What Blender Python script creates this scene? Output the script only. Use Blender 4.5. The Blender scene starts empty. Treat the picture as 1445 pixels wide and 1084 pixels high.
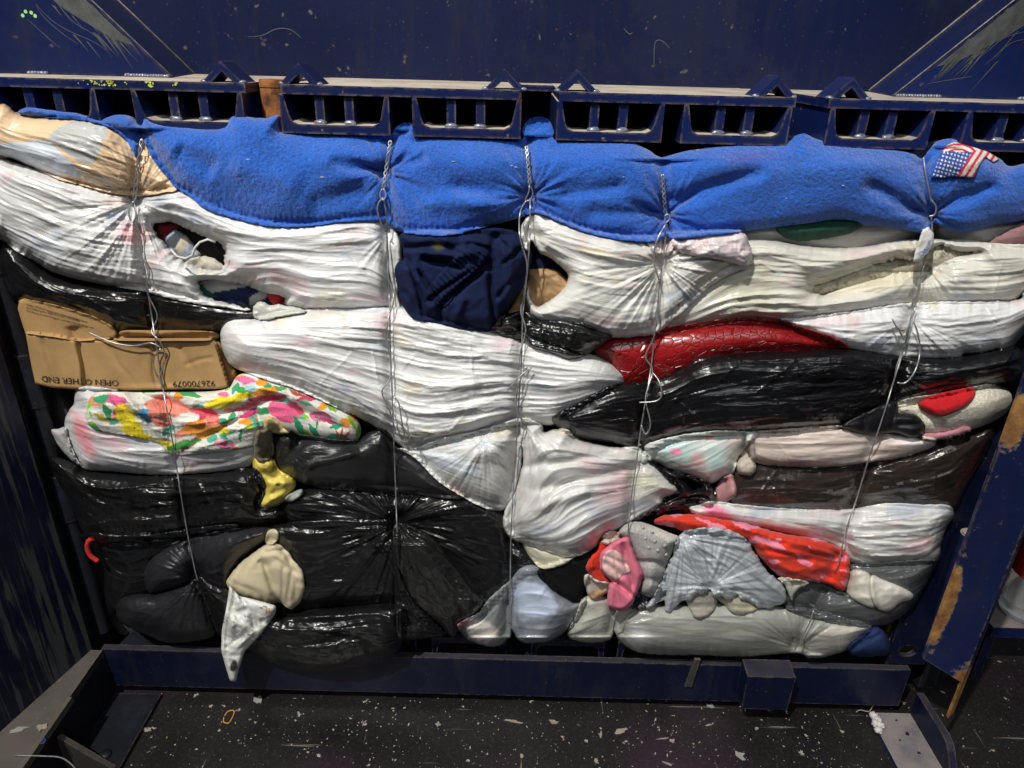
import bpy, bmesh, math, random
import numpy as np
from mathutils import Vector, Matrix
rnd = random.Random(5)
SC = bpy.context.scene
COL = SC.collection
# ------------------------------------------------------------------ camera
FPX = 1002.0
TH, RO = math.radians(25), math.radians(1.5)
CAM = np.array([-0.02, -1.083, 1.24])
FW = np.array([0, math.cos(TH), -math.sin(TH)])
R0 = np.array([1.0, 0, 0]); U0 = np.array([0, math.sin(TH), math.cos(TH)])
RT = math.cos(RO)*R0 + math.sin(RO)*U0
UP = -math.sin(RO)*R0 + math.cos(RO)*U0
cd = bpy.data.cameras.new('camera'); cam = bpy.data.objects.new('camera', cd); COL.objects.link(cam)
cd.sensor_width = 36; cd.sensor_fit = 'HORIZONTAL'; cd.lens = FPX/1445*36; cd.clip_start = .02; cd.clip_end = 60
cam.matrix_world = Matrix(((RT[0], UP[0], -FW[0], CAM[0]), (RT[1], UP[1], -FW[1], CAM[1]), (RT[2], UP[2], -FW[2], CAM[2]), (0, 0, 0, 1)))
SC.camera = cam
# ------------------------------------------------------------------ world, key lamp and added fill lamps (indoor hall)
w = bpy.data.worlds.new('World'); SC.world = w; w.use_nodes = True
w.node_tree.nodes['Background'].inputs[0].default_value = (.80, .88, 1, 1)
w.node_tree.nodes['Background'].inputs[1].default_value = .065
def lamp(name, kind, loc, target, energy, color, size, size_y=None):
    l = bpy.data.lights.new(name, kind); l.energy = energy; l.color = color
    if kind == 'AREA':
        l.shape = 'RECTANGLE' if size_y else 'DISK'; l.size = size
        if size_y: l.size_y = size_y
    else: l.shadow_soft_size = size
    o = bpy.data.objects.new(name, l); COL.objects.link(o); o.location = loc
    o.rotation_euler = (Vector(target)-Vector(loc)).to_track_quat('-Z', 'Y').to_euler()
    return o
key = lamp('key_lamp', 'SPOT', (-1.10, -1.95, 3.75), (-.05, 0, .88), 670, (1, .965, .90), .05)
key.data.spot_size = math.radians(62); key.data.spot_blend = 1.0
lamp('fill_lamp', 'AREA', (.9, -3.3, 3.6), (.1, 0, .6), 38, (.93, .97, 1), 3.2, .5)  # added soft fill from the front, not a known fixture
lamp('fill_lamp', 'AREA', (-2.6, -1.9, 3.4), (-.2, 0, .5), 42, (.93, .97, 1), .5, 2.4)  # added fill strip at left, gives the black film a broad sheen
SC.view_settings.view_transform = 'Standard'; SC.view_settings.look = 'None'
SC.view_settings.exposure = 0.0; SC.view_settings.gamma = 1
SC.cycles.use_denoising = True; SC.cycles.use_adaptive_sampling = True; SC.cycles.adaptive_threshold = .03
SC.cycles.max_bounces = 4; SC.cycles.diffuse_bounces = 2; SC.cycles.glossy_bounces = 2
# ------------------------------------------------------------------ pixel helpers (photo 1445 x 1084)
def rays(px, py):
    px = np.asarray(px, float); py = np.asarray(py, float)
    return FW + ((px-722.5)/FPX)[..., None]*RT - ((py-542)/FPX)[..., None]*UP
def at_y(px, py, y):
    d = rays(px, py); return CAM + d*((np.asarray(y)-CAM[1])/d[..., 1])[..., None]
def at_z(px, py, z):
    d = rays(px, py); return CAM + d*((np.asarray(z)-CAM[2])/d[..., 2])[..., None]
PXM = .00107
# ------------------------------------------------------------------ noise
def _h(ix, iy, seed):
    n = (ix.astype(np.int64)*374761393 + iy.astype(np.int64)*668265263 + seed*1442695041) & 0xffffffff
    n = ((n ^ (n >> 13))*1274126177) & 0xffffffff
    n = ((n ^ (n >> 16))*2246822519) & 0xffffffff
    return (n ^ (n >> 15)) & 0xffff
def gn(x, y, seed=0):
    x0 = np.floor(x); y0 = np.floor(y); fx = x-x0; fy = y-y0
    def g(ax, ay):
        a = _h(x0+ax, y0+ay, seed)*(2*math.pi/65536)
        return np.cos(a)*(fx-ax)+np.sin(a)*(fy-ay)
    u = fx*fx*fx*(fx*(fx*6-15)+10); v = fy*fy*fy*(fy*(fy*6-15)+10)
    a = g(0, 0); b = g(1, 0); c = g(0, 1); d = g(1, 1)
    return (a+(b-a)*u)*(1-v)+(c+(d-c)*u)*v
def sstep(a, b, x):
    t = np.clip((x-a)/(b-a), 0, 1); return t*t*(3-2*t)
# ------------------------------------------------------------------ materials
MATS = {}
class NT:
    def __init__(s, name):
        s.m = bpy.data.materials.new(name); s.m.use_nodes = True; s.t = s.m.node_tree
        s.b = s.t.nodes['Principled BSDF']; s.out = s.t.nodes['Material Output']
    def n(s, t, **k):
        nd = s.t.nodes.new(t)
        for a, v in k.items():
            if a.startswith('i_'): nd.inputs[a[2:].replace('_', ' ')].default_value = v
            else: setattr(nd, a, v)
        return nd
    def l(s, a, b): s.t.links.new(a, b)
    def ramp(s, src, stops):
        r = s.n('ShaderNodeValToRGB'); e = r.color_ramp.elements
        while len(e) < len(stops): e.new(.5)
        for q, (p, c) in zip(e, stops):
            q.position = p; q.color = (c, c, c, 1) if not isinstance(c, tuple) else c+(1,)
        s.l(src, r.inputs[0]); return r.outputs[0]
    def mix(s, fac, a, b, mode='MIX'):
        m = s.n('ShaderNodeMix', data_type='RGBA', blend_type=mode)
        for i, v in ((0, fac), (6, a), (7, b)):
            if hasattr(v, 'is_linked'): s.l(v, m.inputs[i])
            else: m.inputs[i].default_value = v if i == 0 else tuple(v)+(1,)
        return m.outputs[2]
    def math(s, op, a, b=0.0):
        m = s.n('ShaderNodeMath', operation=op)
        for i, v in ((0, a), (1, b)):
            if hasattr(v, 'is_linked'): s.l(v, m.inputs[i])
            else: m.inputs[i].default_value = v
        return m.outputs[0]
    def bump(s, h, strength, dist, nrm=None):
        b = s.n('ShaderNodeBump'); b.inputs['Strength'].default_value = strength; b.inputs['Distance'].default_value = dist
        s.l(h, b.inputs['Height'])
        if nrm: s.l(nrm, b.inputs['Normal'])
        return b.outputs[0]
    def noise(s, vec, scale, detail=4, rough=.55, dist=0):
        n = s.n('ShaderNodeTexNoise'); n.inputs['Scale'].default_value = scale; n.inputs['Detail'].default_value = detail
        n.inputs['Roughness'].default_value = rough; n.inputs['Distortion'].default_value = dist
        if vec: s.l(vec, n.inputs['Vector'])
        return n.outputs['Fac']
    def mapping(s, vec, scale, rot=(0, 0, 0), loc=(0, 0, 0)):
        m = s.n('ShaderNodeMapping'); m.inputs['Scale'].default_value = scale; m.inputs['Rotation'].default_value = rot; m.inputs['Location'].default_value = loc
        s.l(vec, m.inputs['Vector']); return m.outputs[0]

def soft_mat(name, rough, spec=.5, folds=(0, 0), fine=(0, 0), coat=0, sheen=0, pile=(0, 0), var=.1, weave=0, croc=0, trans=0, sss=0, facet=None):
    N = NT(name); b = N.b
    at = N.n('ShaderNodeAttribute', attribute_name='col'); uv = N.n('ShaderNodeUVMap', uv_map='UVMap').outputs[0]
    tc = N.n('ShaderNodeTexCoord').outputs['Object']
    v = N.noise(tc, 23, 3)
    vr = N.ramp(v, [(.3, 1-var), (.7, 1+var*.6)])
    col = N.mix(1.0, at.outputs['Color'], vr, 'MULTIPLY')
    b.inputs['Roughness'].default_value = rough; b.inputs['Specular IOR Level'].default_value = spec
    if coat: b.inputs['Coat Weight'].default_value = coat; b.inputs['Coat Roughness'].default_value = .18
    if sheen: b.inputs['Sheen Weight'].default_value = sheen; b.inputs['Sheen Roughness'].default_value = .5
    if sss:
        b.inputs['Subsurface Weight'].default_value = sss; b.inputs['Subsurface Radius'].default_value = (1, .95, .9); b.inputs['Subsurface Scale'].default_value = .006
    nrm = None
    if folds[0]:
        n1 = N.noise(N.mapping(uv, (9, 170, 1)), 1, 3, .6, .4)
        n2 = N.noise(N.mapping(uv, (30, 420, 1)), 1, 2, .6, .3)
        r1 = N.math('SUBTRACT', 1.0, N.math('MULTIPLY', N.math('ABSOLUTE', N.math('SUBTRACT', n1, .5)), 5.0))
        h = N.math('ADD', r1, N.math('MULTIPLY', n2, .6))
        pk = N.ramp(N.noise(N.mapping(uv, (7, 16, 1)), 1, 2, .5), [(.36, .12), (.62, 1.0)])
        nrm = N.bump(N.math('MULTIPLY', h, pk), folds[0], folds[1], nrm)
    if facet:
        dn0 = N.n('ShaderNodeTexNoise'); dn0.inputs['Scale'].default_value = 22; dn0.inputs['Detail'].default_value = 2; N.l(tc, dn0.inputs['Vector'])
        wv0 = N.n('ShaderNodeVectorMath', operation='MULTIPLY_ADD'); N.l(dn0.outputs['Color'], wv0.inputs[0]); wv0.inputs[1].default_value = (facet[4], facet[4], 0); N.l(uv, wv0.inputs[2])
        tot = None
        for (k1, k2, wgt) in facet[:3]:
            if not wgt: continue
            mpv = N.mapping(wv0.outputs[0], (k1, k2, 1))
            vo = N.n('ShaderNodeTexVoronoi', voronoi_dimensions='2D', feature='F1'); vo.inputs['Scale'].default_value = 1; N.l(mpv, vo.inputs['Vector'])
            df = N.n('ShaderNodeVectorMath', operation='SUBTRACT'); N.l(mpv, df.inputs[0]); N.l(vo.outputs['Position'], df.inputs[1])
            rc_ = N.n('ShaderNodeVectorMath', operation='SUBTRACT'); N.l(vo.outputs['Color'], rc_.inputs[0]); rc_.inputs[1].default_value = (.5, .5, .5)
            dt = N.n('ShaderNodeVectorMath', operation='DOT_PRODUCT'); N.l(df.outputs[0], dt.inputs[0]); N.l(rc_.outputs[0], dt.inputs[1])
            hh = N.math('MULTIPLY', N.math('SUBTRACT', dt.outputs['Value'], N.math('MULTIPLY', vo.outputs['Distance'], .35)), wgt)
            tot = hh if tot is None else N.math('ADD', tot, hh)
        pk3 = N.ramp(N.noise(N.mapping(uv, (5, 9, 1), (0, 0, 0), (3, 7, 0)), 1, 1, .5), [(.38, .10), (.60, 1.0)])
        nrm = N.bump(N.math('MULTIPLY', tot, pk3), facet[3][0], facet[3][1], nrm)
    if fine[0]:
        v1 = N.n('ShaderNodeTexVoronoi', feature='DISTANCE_TO_EDGE'); v1.inputs['Scale'].default_value = 90
        dn = N.n('ShaderNodeTexNoise'); dn.inputs['Scale'].default_value = 30; N.l(tc, dn.inputs['Vector'])
        mv = N.n('ShaderNodeVectorMath', operation='MULTIPLY_ADD'); N.l(dn.outputs['Color'], mv.inputs[0]); mv.inputs[1].default_value = (.03,)*3; N.l(tc, mv.inputs[2])
        N.l(mv.outputs[0], v1.inputs['Vector'])
        h = N.math('ADD', N.noise(tc, 130, 3, .6), N.math('MULTIPLY', v1.outputs['Distance'], -1.2))
        pk2 = N.ramp(N.noise(tc, 9, 2, .5), [(.40, .10), (.64, 1.0)])
        nrm = N.bump(N.math('MULTIPLY', h, pk2), fine[0], fine[1], nrm)
    if pile[0]:
        p1 = N.noise(tc, 330, 4, .7); p2 = N.noise(tc, 120, 3, .6)
        nrm = N.bump(N.math('ADD', p1, p2), pile[0], pile[1], nrm)
        col = N.mix(1.0, col, N.ramp(p1, [(.34, .62), (.62, 1.12)]), 'MULTIPLY')
    if weave:
        wv = N.n('ShaderNodeTexWave', wave_type='BANDS', bands_direction='Y'); wv.inputs['Scale'].default_value = 160; wv.inputs['Distortion'].default_value = 1.5
        N.l(uv, wv.inputs['Vector'])
        wx = N.n('ShaderNodeTexWave', wave_type='BANDS', bands_direction='X'); wx.inputs['Scale'].default_value = 160; wx.inputs['Distortion'].default_value = 1.5
        N.l(uv, wx.inputs['Vector'])
        nrm = N.bump(N.math('ADD', N.math('ADD', wv.outputs['Fac'], wx.outputs['Fac']), N.noise(tc, 260, 3)), weave, .0008, nrm)
    if croc:
        vo = N.n('ShaderNodeTexVoronoi', feature='DISTANCE_TO_EDGE'); vo.inputs['Scale'].default_value = 1
        N.l(N.mapping(uv, (78, 92, 1)), vo.inputs['Vector'])
        e = N.ramp(vo.outputs['Distance'], [(0, 0.0), (.05, .9), (.35, 1.0)])
        vo.inputs['Randomness'].default_value = .7
        nrm = N.bump(e, .8, .0030, nrm)
        col = N.mix(e, (.30, .03, .015), col)
    N.l(col, b.inputs['Base Color'])
    if nrm: N.l(nrm, b.inputs['Normal'])
    if trans:
        tr = N.n('ShaderNodeBsdfTranslucent'); N.l(col, tr.inputs[0])
        if nrm: N.l(nrm, tr.inputs['Normal'])
        ms = N.n('ShaderNodeMixShader'); ms.inputs[0].default_value = trans
        N.l(b.outputs[0], ms.inputs[1]); N.l(tr.outputs[0], ms.inputs[2]); N.l(ms.outputs[0], N.out.inputs[0])
    MATS[name] = N.m
soft_mat('film_white', .24, .5, folds=(.26, .0018), fine=(.12, .0016), var=.06, sss=.25, facet=((6, 27, 1.0), (17, 75, .35), (1, 1, 0), (.70, .0120), .012))
soft_mat('film_grey', .20, .5, folds=(.20, .0018), fine=(.12, .0014), coat=.12, var=.10, facet=((6, 26, 1.0), (20, 70, .3), (1, 1, 0), (.45, .0100), .012))
soft_mat('film_black', .27, .55, folds=(.20, .0020), fine=(.12, .0018), var=.2, facet=((8, 22, 1.0), (24, 58, .42), (1, 1, 0), (.85, .0170), .020))
soft_mat('film_matte', .33, .38, folds=(.22, .0018), fine=(.10, .0014), var=.1, facet=((12, 30, 1.0), (40, 90, .4), (1, 1, 0), (.35, .0080), .016))
soft_mat('fleece', .95, .15, sheen=.35, pile=(.9, .0028), var=.10)
soft_mat('plush', .95, .15, sheen=.3, pile=(.7, .0025), var=.06)
soft_mat('cotton', .85, .25, weave=.5, var=.12, sheen=.1, facet=((14, 30, 1.0), (40, 70, .3), (1, 1, 0), (.6, .0130), .018))
soft_mat('denim', .9, .12, weave=.7, var=.22, facet=((14, 32, 1.0), (45, 80, .4), (1, 1, 0), (.5, .0110), .018))
soft_mat('croc', .26, .55, croc=1, coat=.15, var=.15)
soft_mat('card', .9, .12, weave=.15, var=.2, facet=((5, 9, 1.0), (20, 30, .25), (1, 1, 0), (.25, .0100), .03))
soft_mat('paper', .55, .35, fine=(.15, .0016), var=.04, facet=((22, 26, 1.0), (55, 65, .25), (1, 1, 0), (.8, .0150), .010))
soft_mat('rubber', .5, .4, var=.05)

def steel(name, base, rough=.38, dust=0, chips=.5, scratch=0, rust=0, rscale=1.0, rust_at=()):
    N = NT(name); b = N.b
    tc = N.n('ShaderNodeTexCoord').outputs['Object']
    ge = N.n('ShaderNodeNewGeometry')
    bev = N.n('ShaderNodeBevel'); bev.samples = 4; bev.inputs['Radius'].default_value = .006
    dot = N.n('ShaderNodeVectorMath', operation='DOT_PRODUCT'); N.l(ge.outputs['Normal'], dot.inputs[0]); N.l(bev.outputs[0], dot.inputs[1])
    edge = N.ramp(dot.outputs['Value'], [(.80, 1.0), (.995, 0.0)])
    n1 = N.noise(tc, 9*rscale, 6, .65); n2 = N.noise(tc, 60*rscale, 5, .7); n3 = N.noise(tc, 2.2, 3)
    col = N.mix(N.ramp(n3, [(.3, 0.0), (.7, 1.0)]), tuple(c*.72 for c in base), tuple(c*1.25 for c in base))
    col = N.mix(N.math('MULTIPLY', N.ramp(n1, [(.52, 0.0), (.62, 1.0)]), .30), col, (.022, .024, .042))
    gr = N.noise(N.mapping(tc, (26, 26, 3.5)), 1, 5, .7, .8)
    col = N.mix(N.math('MULTIPLY', N.ramp(gr, [(.52, 0.0), (.72, 1.0)]), .32), col, (.024, .023, .026))
    dsp = N.ramp(N.noise(tc, 210, 2, .5), [(.69, 0.0), (.75, .4)])
    col = N.mix(dsp, col, (.08, .078, .08))
    # chips: primer, bare metal and rust along edges and in specks
    cm = N.math('MULTIPLY', N.ramp(n2, [(.44, 0.0), (.52, 1.0)]), edge)
    sp = N.ramp(N.noise(tc, 95*rscale, 3, .5), [(.70, 0.0), (.73, 1.0)])
    cm = N.math('MULTIPLY', N.math('MAXIMUM', cm, sp), chips)
    ccol = N.mix(N.ramp(N.noise(tc, 35, 4), [(.42, 0.0), (.58, 1.0)]), (.16, .13, .095), (.10, .055, .03))
    col = N.mix(cm, col, ccol)
    rgh = N.mix(cm, (rough,)*3, (.8,)*3)
    if scratch:
        s1 = N.noise(N.mapping(tc, (60, 60, 2.6), (.25, .35, 0)), 1, 5, .7, .6)
        blot = N.noise(tc, 3.2, 3, .6)
        sm = N.ramp(N.math('ADD', N.math('MULTIPLY', s1, .75), N.math('MULTIPLY', blot, .42)), [(.600, 0.0), (.640, 1.0)])
        sm = N.math('MULTIPLY', sm, scratch)
        col = N.mix(sm, col, (.056, .060, .060)); rgh = N.mix(sm, rgh, (.6,)*3)
    if rust:
        rm = N.ramp(N.noise(tc, 5, 6, .7), [(.60-rust*.12, 0.0), (.66-rust*.12, 1.0)])
        rc = N.mix(n2, (.20, .07, .02), (.38, .17, .05))
        col = N.mix(rm, col, rc); rgh = N.mix(rm, rgh, (.9,)*3)
    for (c_, r_) in rust_at:
        vm = N.n('ShaderNodeVectorMath', operation='SUBTRACT'); N.l(tc, vm.inputs[0]); vm.inputs[1].default_value = c_
        vd = N.n('ShaderNodeVectorMath', operation='DIVIDE'); N.l(vm.outputs[0], vd.inputs[0]); vd.inputs[1].default_value = r_
        vl = N.n('ShaderNodeVectorMath', operation='LENGTH'); N.l(vd.outputs[0], vl.inputs[0])
        q = N.math('ADD', vl.outputs['Value'], N.math('MULTIPLY', N.math('SUBTRACT', N.noise(tc, 45, 6, .72), .5), 1.5))
        pale = N.ramp(q, [(.92, 1.0), (1.22, 0.0)]); rm = N.ramp(q, [(.80, 1.0), (.98, 0.0)])
        col = N.mix(N.math('MULTIPLY', pale, .5), col, (.10, .13, .18))
        rc = N.mix(N.ramp(N.noise(tc, 28, 5, .7), [(.35, 0.0), (.65, 1.0)]), (.13, .05, .018), (.36, .19, .06))
        col = N.mix(rm, col, rc); rgh = N.mix(rm, rgh, (.9,)*3)
    if dust:
        sx = N.n('ShaderNodeSeparateXYZ'); N.l(ge.outputs['Normal'], sx.inputs[0])
        dm = N.ramp(sx.outputs['Z'], [(.5, 0.0), (.9, 1.0)])
        dn = N.ramp(N.noise(tc, 14, 5, .65), [(.30, .55), (.55, 1.0)])
        dm = N.math('MULTIPLY', N.math('MULTIPLY', dm, dn), dust)
        col = N.mix(dm, col, (.52, .45, .36)); rgh = N.mix(dm, rgh, (.95,)*3)
    N.l(col, b.inputs['Base Color']); N.l(rgh, b.inputs['Roughness'])
    b.inputs['Specular IOR Level'].default_value = .32
    nb = N.bump(N.math('ADD', n2, N.math('MULTIPLY', cm, -.8)), .22, .0012)
    N.l(nb, b.inputs['Normal'])
    MATS[name] = N.m
NAVY = (.0040, .0100, .060)
steel('navy', NAVY, .36, dust=.9, chips=.8)
steel('navy_plate', (.0028, .0066, .036), .38, chips=.5, rscale=.6)
steel('navy_face', NAVY, .4, chips=.35, scratch=0, rscale=.7)
steel('navy_scratch', (.0038, .0062, .024), .42, chips=.3, scratch=1)
steel('navy_post', (.0065, .012, .052), .4, dust=.6, chips=.55, rust_at=[((.758, -.10, .37), (.014, .1, .105)), ((.762, -.10, .74), (.02, .1, .05)), ((.826, -.12, .16), (.03, .1, .09))])
steel('dark_steel', (.008, .009, .014), .5, chips=.35)
steel('grey_steel', (.040, .037, .035), .6, dust=.12, chips=.6)
steel('sill_navy', (.0020, .0044, .021), .40, dust=.06, chips=.5)
steel('dusty_navy', NAVY, .5, dust=.42, chips=.6)
def plain(name, col, rough, metal=0, var=0, vs=40):
    N = NT(name); N.b.inputs['Roughness'].default_value = rough; N.b.inputs['Metallic'].default_value = metal
    N.b.inputs['Base Color'].default_value = tuple(col)+(1,)
    if var:
        tc = N.n('ShaderNodeTexCoord').outputs['Object']
        n = N.noise(tc, vs, 5, .65)
        N.l(N.mix(N.ramp(n, [(.35, 0.0), (.65, 1.0)]), tuple(c*(1-var) for c in col), tuple(c*(1+var) for c in col)), N.b.inputs['Base Color'])
        N.l(N.bump(n, .4, .001), N.b.inputs['Normal'])
    MATS[name] = N.m
plain('wire', (.38, .38, .385), .34, .65, .3, 90)
plain('rust', (.24, .085, .022), .95, 0, .85, 22)
plain('weld', (.20, .21, .26), .28, .35, .5, 160)
plain('pale_highlight', (.17, .155, .14), .6, 0, .5, 120)  # pale tone for the highlight painted on the gusset edges
plain('ink', (.018, .014, .012), .8)
plain('blue_ink', (.03, .08, .35), .6)
plain('pale_ink', (.32, .32, .31), .5)
plain('orange_ink', (.55, .22, .06), .7)
plain('white_scratch', (.06, .068, .085), .7)
plain('lime_paint', (.38, .44, .04), .8, 0, .5, 80)
plain('green_paint', (.30, .62, .20), .7)
plain('bare_grey', (.062, .066, .064), .6, 0, .25, 60)
plain('flake', (.27, .235, .19), .9, 0, .15, 80)
plain('scrap', (.27, .27, .255), .8, 0, .15, 80)
plain('yellow_paint', (.30, .26, .04), .7, 0, .3, 60)
plain('lint', (.55, .53, .50), 1, 0, .2, 300)
plain('red_cord', (.48, .02, .015), .7, 0, .2, 200)
plain('straw', (.36, .28, .17), .9)
plain('orange_edge', (.60, .28, .05), .8)
plain('dark_rubber', (.01, .01, .012), .6)
plain('dots', (.33, .33, .30), .3)
N = NT('clear_plastic'); N.b.inputs['Transmission Weight'].default_value = .85; N.b.inputs['Roughness'].default_value = .08
N.b.inputs['Base Color'].default_value = (.92, .94, .95, 1); MATS['clear_plastic'] = N.m
# floor: black paint, scuffed, with chips down to pale concrete; purple lamp reflection painted into the colour
N = NT('floor_paint'); b = N.b; tc = N.n('ShaderNodeTexCoord').outputs['Object']
n1 = N.noise(tc, 4, 6, .65); n2 = N.noise(tc, 38, 5, .62); n3 = N.noise(tc, 140, 4, .6)
col = N.mix(n1, (.0048, .0045, .0048), (.018, .0168, .0165))
pm = N.math('MULTIPLY', N.ramp(N.noise(N.mapping(tc, (1, 1, 1), (0, 0, 0), (.35, .1, 0)), 2.3, 2), [(.54, 0.0), (.68, 1.0)]), .45)
col = N.mix(pm, col, (.045, .020, .040))
dus = N.ramp(n3, [(.52, 0.0), (.75, .30)]); col = N.mix(dus, col, (.075, .068, .060))
chip = N.ramp(n2, [(.665, 0.0), (.68, 1.0)])
chip2 = N.ramp(N.noise(tc, 110, 3, .5), [(.69, 0.0), (.71, 1.0)])
scr = N.ramp(N.noise(N.mapping(tc, (3, 90, 1), (0, 0, .5)), 1, 3, .5), [(.69, 0.0), (.72, .4)])
scr2 = N.ramp(N.noise(N.mapping(tc, (80, 4, 1), (0, 0, .3)), 1, 3, .5), [(.70, 0.0), (.73, .35)])
cm = N.math('MAXIMUM', N.math('MAXIMUM', chip, chip2), N.math('MAXIMUM', scr, scr2))
col = N.mix(cm, col, (.36, .31, .26)); N.l(col, b.inputs['Base Color'])
N.l(N.mix(cm, N.ramp(n1, [(.3, .28), (.7, .5)]), (.9,)*3), b.inputs['Roughness'])
N.l(N.bump(N.math('ADD', n3, N.math('MULTIPLY', cm, -.5)), .35, .0012), b.inputs['Normal'])
MATS['floor_paint'] = N.m

# ------------------------------------------------------------------ object helpers
def tag(o, label=None, cat=None, group=None, kind=None):
    if label: o['label'] = label
    if cat: o['category'] = cat
    if group: o['group'] = group
    if kind: o['kind'] = kind
    return o
def link(name, me, mat, parent=None):
    o = bpy.data.objects.new(name, me); COL.objects.link(o)
    if mat: me.materials.append(MATS[mat])
    if parent: o.parent = parent
    return o
def empty(name, loc, label=None, cat=None, group=None):
    o = bpy.data.objects.new(name, None); COL.objects.link(o); o.location = loc
    bpy.context.view_layer.update()
    return tag(o, label, cat, group)
def attach(o, parent):
    if parent is not None:
        o.parent = parent
        o.matrix_parent_inverse = Matrix.Translation(-Vector(parent.location)) if parent.parent is None else Matrix.Identity(4)
    return o
def bm_obj(name, bm, mat, parent=None, bevel=0, smooth=False):
    if bevel:
        bmesh.ops.bevel(bm, geom=[e for e in bm.edges if len(e.link_faces) == 2 and e.calc_face_angle(0) > .5], offset=bevel, segments=2, affect='EDGES', clamp_overlap=True)
    bmesh.ops.recalc_face_normals(bm, faces=bm.faces)
    me = bpy.data.meshes.new(name); bm.to_mesh(me); bm.free()
    if smooth:
        for p in me.polygons: p.use_smooth = True
    o = link(name, me, mat); attach(o, parent); return o
def hexa(name, pts, mat, parent=None, bevel=.0015):
    """8 points: bottom 4 then top 4, same order"""
    bm = bmesh.new(); v = [bm.verts.new(p) for p in pts]
    for f in ((0, 1, 2, 3), (7, 6, 5, 4), (0, 4, 5, 1), (1, 5, 6, 2), (2, 6, 7, 3), (3, 7, 4, 0)): bm.faces.new([v[i] for i in f])
    return bm_obj(name, bm, mat, parent, bevel)
def box(name, x0, x1, y0, y1, z0, z1, mat, parent=None, bevel=.0015):
    return hexa(name, [(x0, y0, z0), (x1, y0, z0), (x1, y1, z0), (x0, y1, z0), (x0, y0, z1), (x1, y0, z1), (x1, y1, z1), (x0, y1, z1)], mat, parent, bevel)
def profile(name, pts, y0, y1, mat, parent=None, bevel=.001, axis='y'):
    bm = bmesh.new()
    mk = (lambda a, b, c: (a, c, b)) if axis == 'y' else (lambda a, b, c: (a, b, c))
    A = [bm.verts.new(mk(p[0], p[1], y0)) for p in pts]; B = [bm.verts.new(mk(p[0], p[1], y1)) for p in pts]
    n = len(pts); bm.faces.new(A); bm.faces.new(B[::-1])
    for i in range(n): bm.faces.new((A[i], B[i], B[(i+1) % n], A[(i+1) % n]))
    return bm_obj(name, bm, mat, parent, bevel)
def cyl(name, p0, p1, r, mat, parent=None, seg=20, r2=None, bevel=.001):
    bm = bmesh.new(); p0 = Vector(p0); p1 = Vector(p1)
    bmesh.ops.create_cone(bm, cap_ends=True, segments=seg, radius1=r, radius2=r if r2 is None else r2, depth=(p1-p0).length)
    bmesh.ops.transform(bm, matrix=Matrix.Translation((p0+p1)/2) @ (p1-p0).to_track_quat('Z', 'Y').to_matrix().to_4x4(), verts=bm.verts)
    return bm_obj(name, bm, mat, parent, bevel)
def blob(name, loc, s, mat, parent=None, seed=0, sub=2, amp=.3):
    bm = bmesh.new(); bmesh.ops.create_icosphere(bm, subdivisions=sub, radius=1)
    r = random.Random(seed)
    for v in bm.verts:
        k = 1+r.uniform(-amp, amp)*.5
        v.co = Vector((v.co.x*s[0]*k+loc[0], v.co.y*s[1]*k+loc[1], v.co.z*s[2]*k+loc[2]))
    return bm_obj(name, bm, mat, parent, 0, True)
def tube(name, pts, r, mat, parent=None, sides=7):
    pts = [Vector(p) for p in pts]; bm = bmesh.new(); rings = []
    up = Vector((0, -1, .1)).normalized()
    for i, p in enumerate(pts):
        t = (pts[min(i+1, len(pts)-1)]-pts[max(i-1, 0)]).normalized()
        a = t.cross(up); a = a.normalized() if a.length > 1e-4 else Vector((1, 0, 0)); c = a.cross(t).normalized()
        rings.append([bm.verts.new(p+(a*math.cos(2*math.pi*k/sides)+c*math.sin(2*math.pi*k/sides))*r) for k in range(sides)])
    for A, B in zip(rings, rings[1:]):
        for k in range(sides): bm.faces.new((A[k], A[(k+1) % sides], B[(k+1) % sides], B[k]))
    bm.faces.new(rings[0][::-1]); bm.faces.new(rings[-1])
    return bm_obj(name, bm, mat, parent, 0, True)
def crom(pts, n=6, closed=False):
    P = [np.array(p, float) for p in pts]; out = []; m = len(P)
    for i in range(m if closed else m-1):
        p0 = P[(i-1) % m] if closed or i > 0 else P[i]; p1 = P[i]; p2 = P[(i+1) % m]
        p3 = P[(i+2) % m] if closed or i+2 < m else P[i+1]
        for k in range(n):
            t = k/n; out.append(.5*((2*p1)+(-p0+p2)*t+(2*p0-5*p1+4*p2-p3)*t*t+(-p0+3*p1-3*p2+p3)*t**3))
    if not closed: out.append(P[-1])
    return np.array(out)
def resample(P, step, closed=True):
    Q = np.vstack([P, P[:1]]) if closed else P
    d = np.r_[0, np.cumsum(np.hypot(*np.diff(Q, axis=0).T))]
    n = max(8, int(d[-1]/step)); t = np.linspace(0, d[-1], n+1)
    if closed: t = t[:-1]
    return np.c_[np.interp(t, d, Q[:, 0]), np.interp(t, d, Q[:, 1])]
def inside(P, x, y):
    r = np.zeros(x.shape, bool); Q = np.roll(P, -1, 0)
    for (ax, ay), (bx, by) in zip(P, Q):
        if ay == by: continue
        c = (ay > y) != (by > y)
        r ^= c & (x < (bx-ax)*(y-ay)/(by-ay)+ax)
    return r
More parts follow.
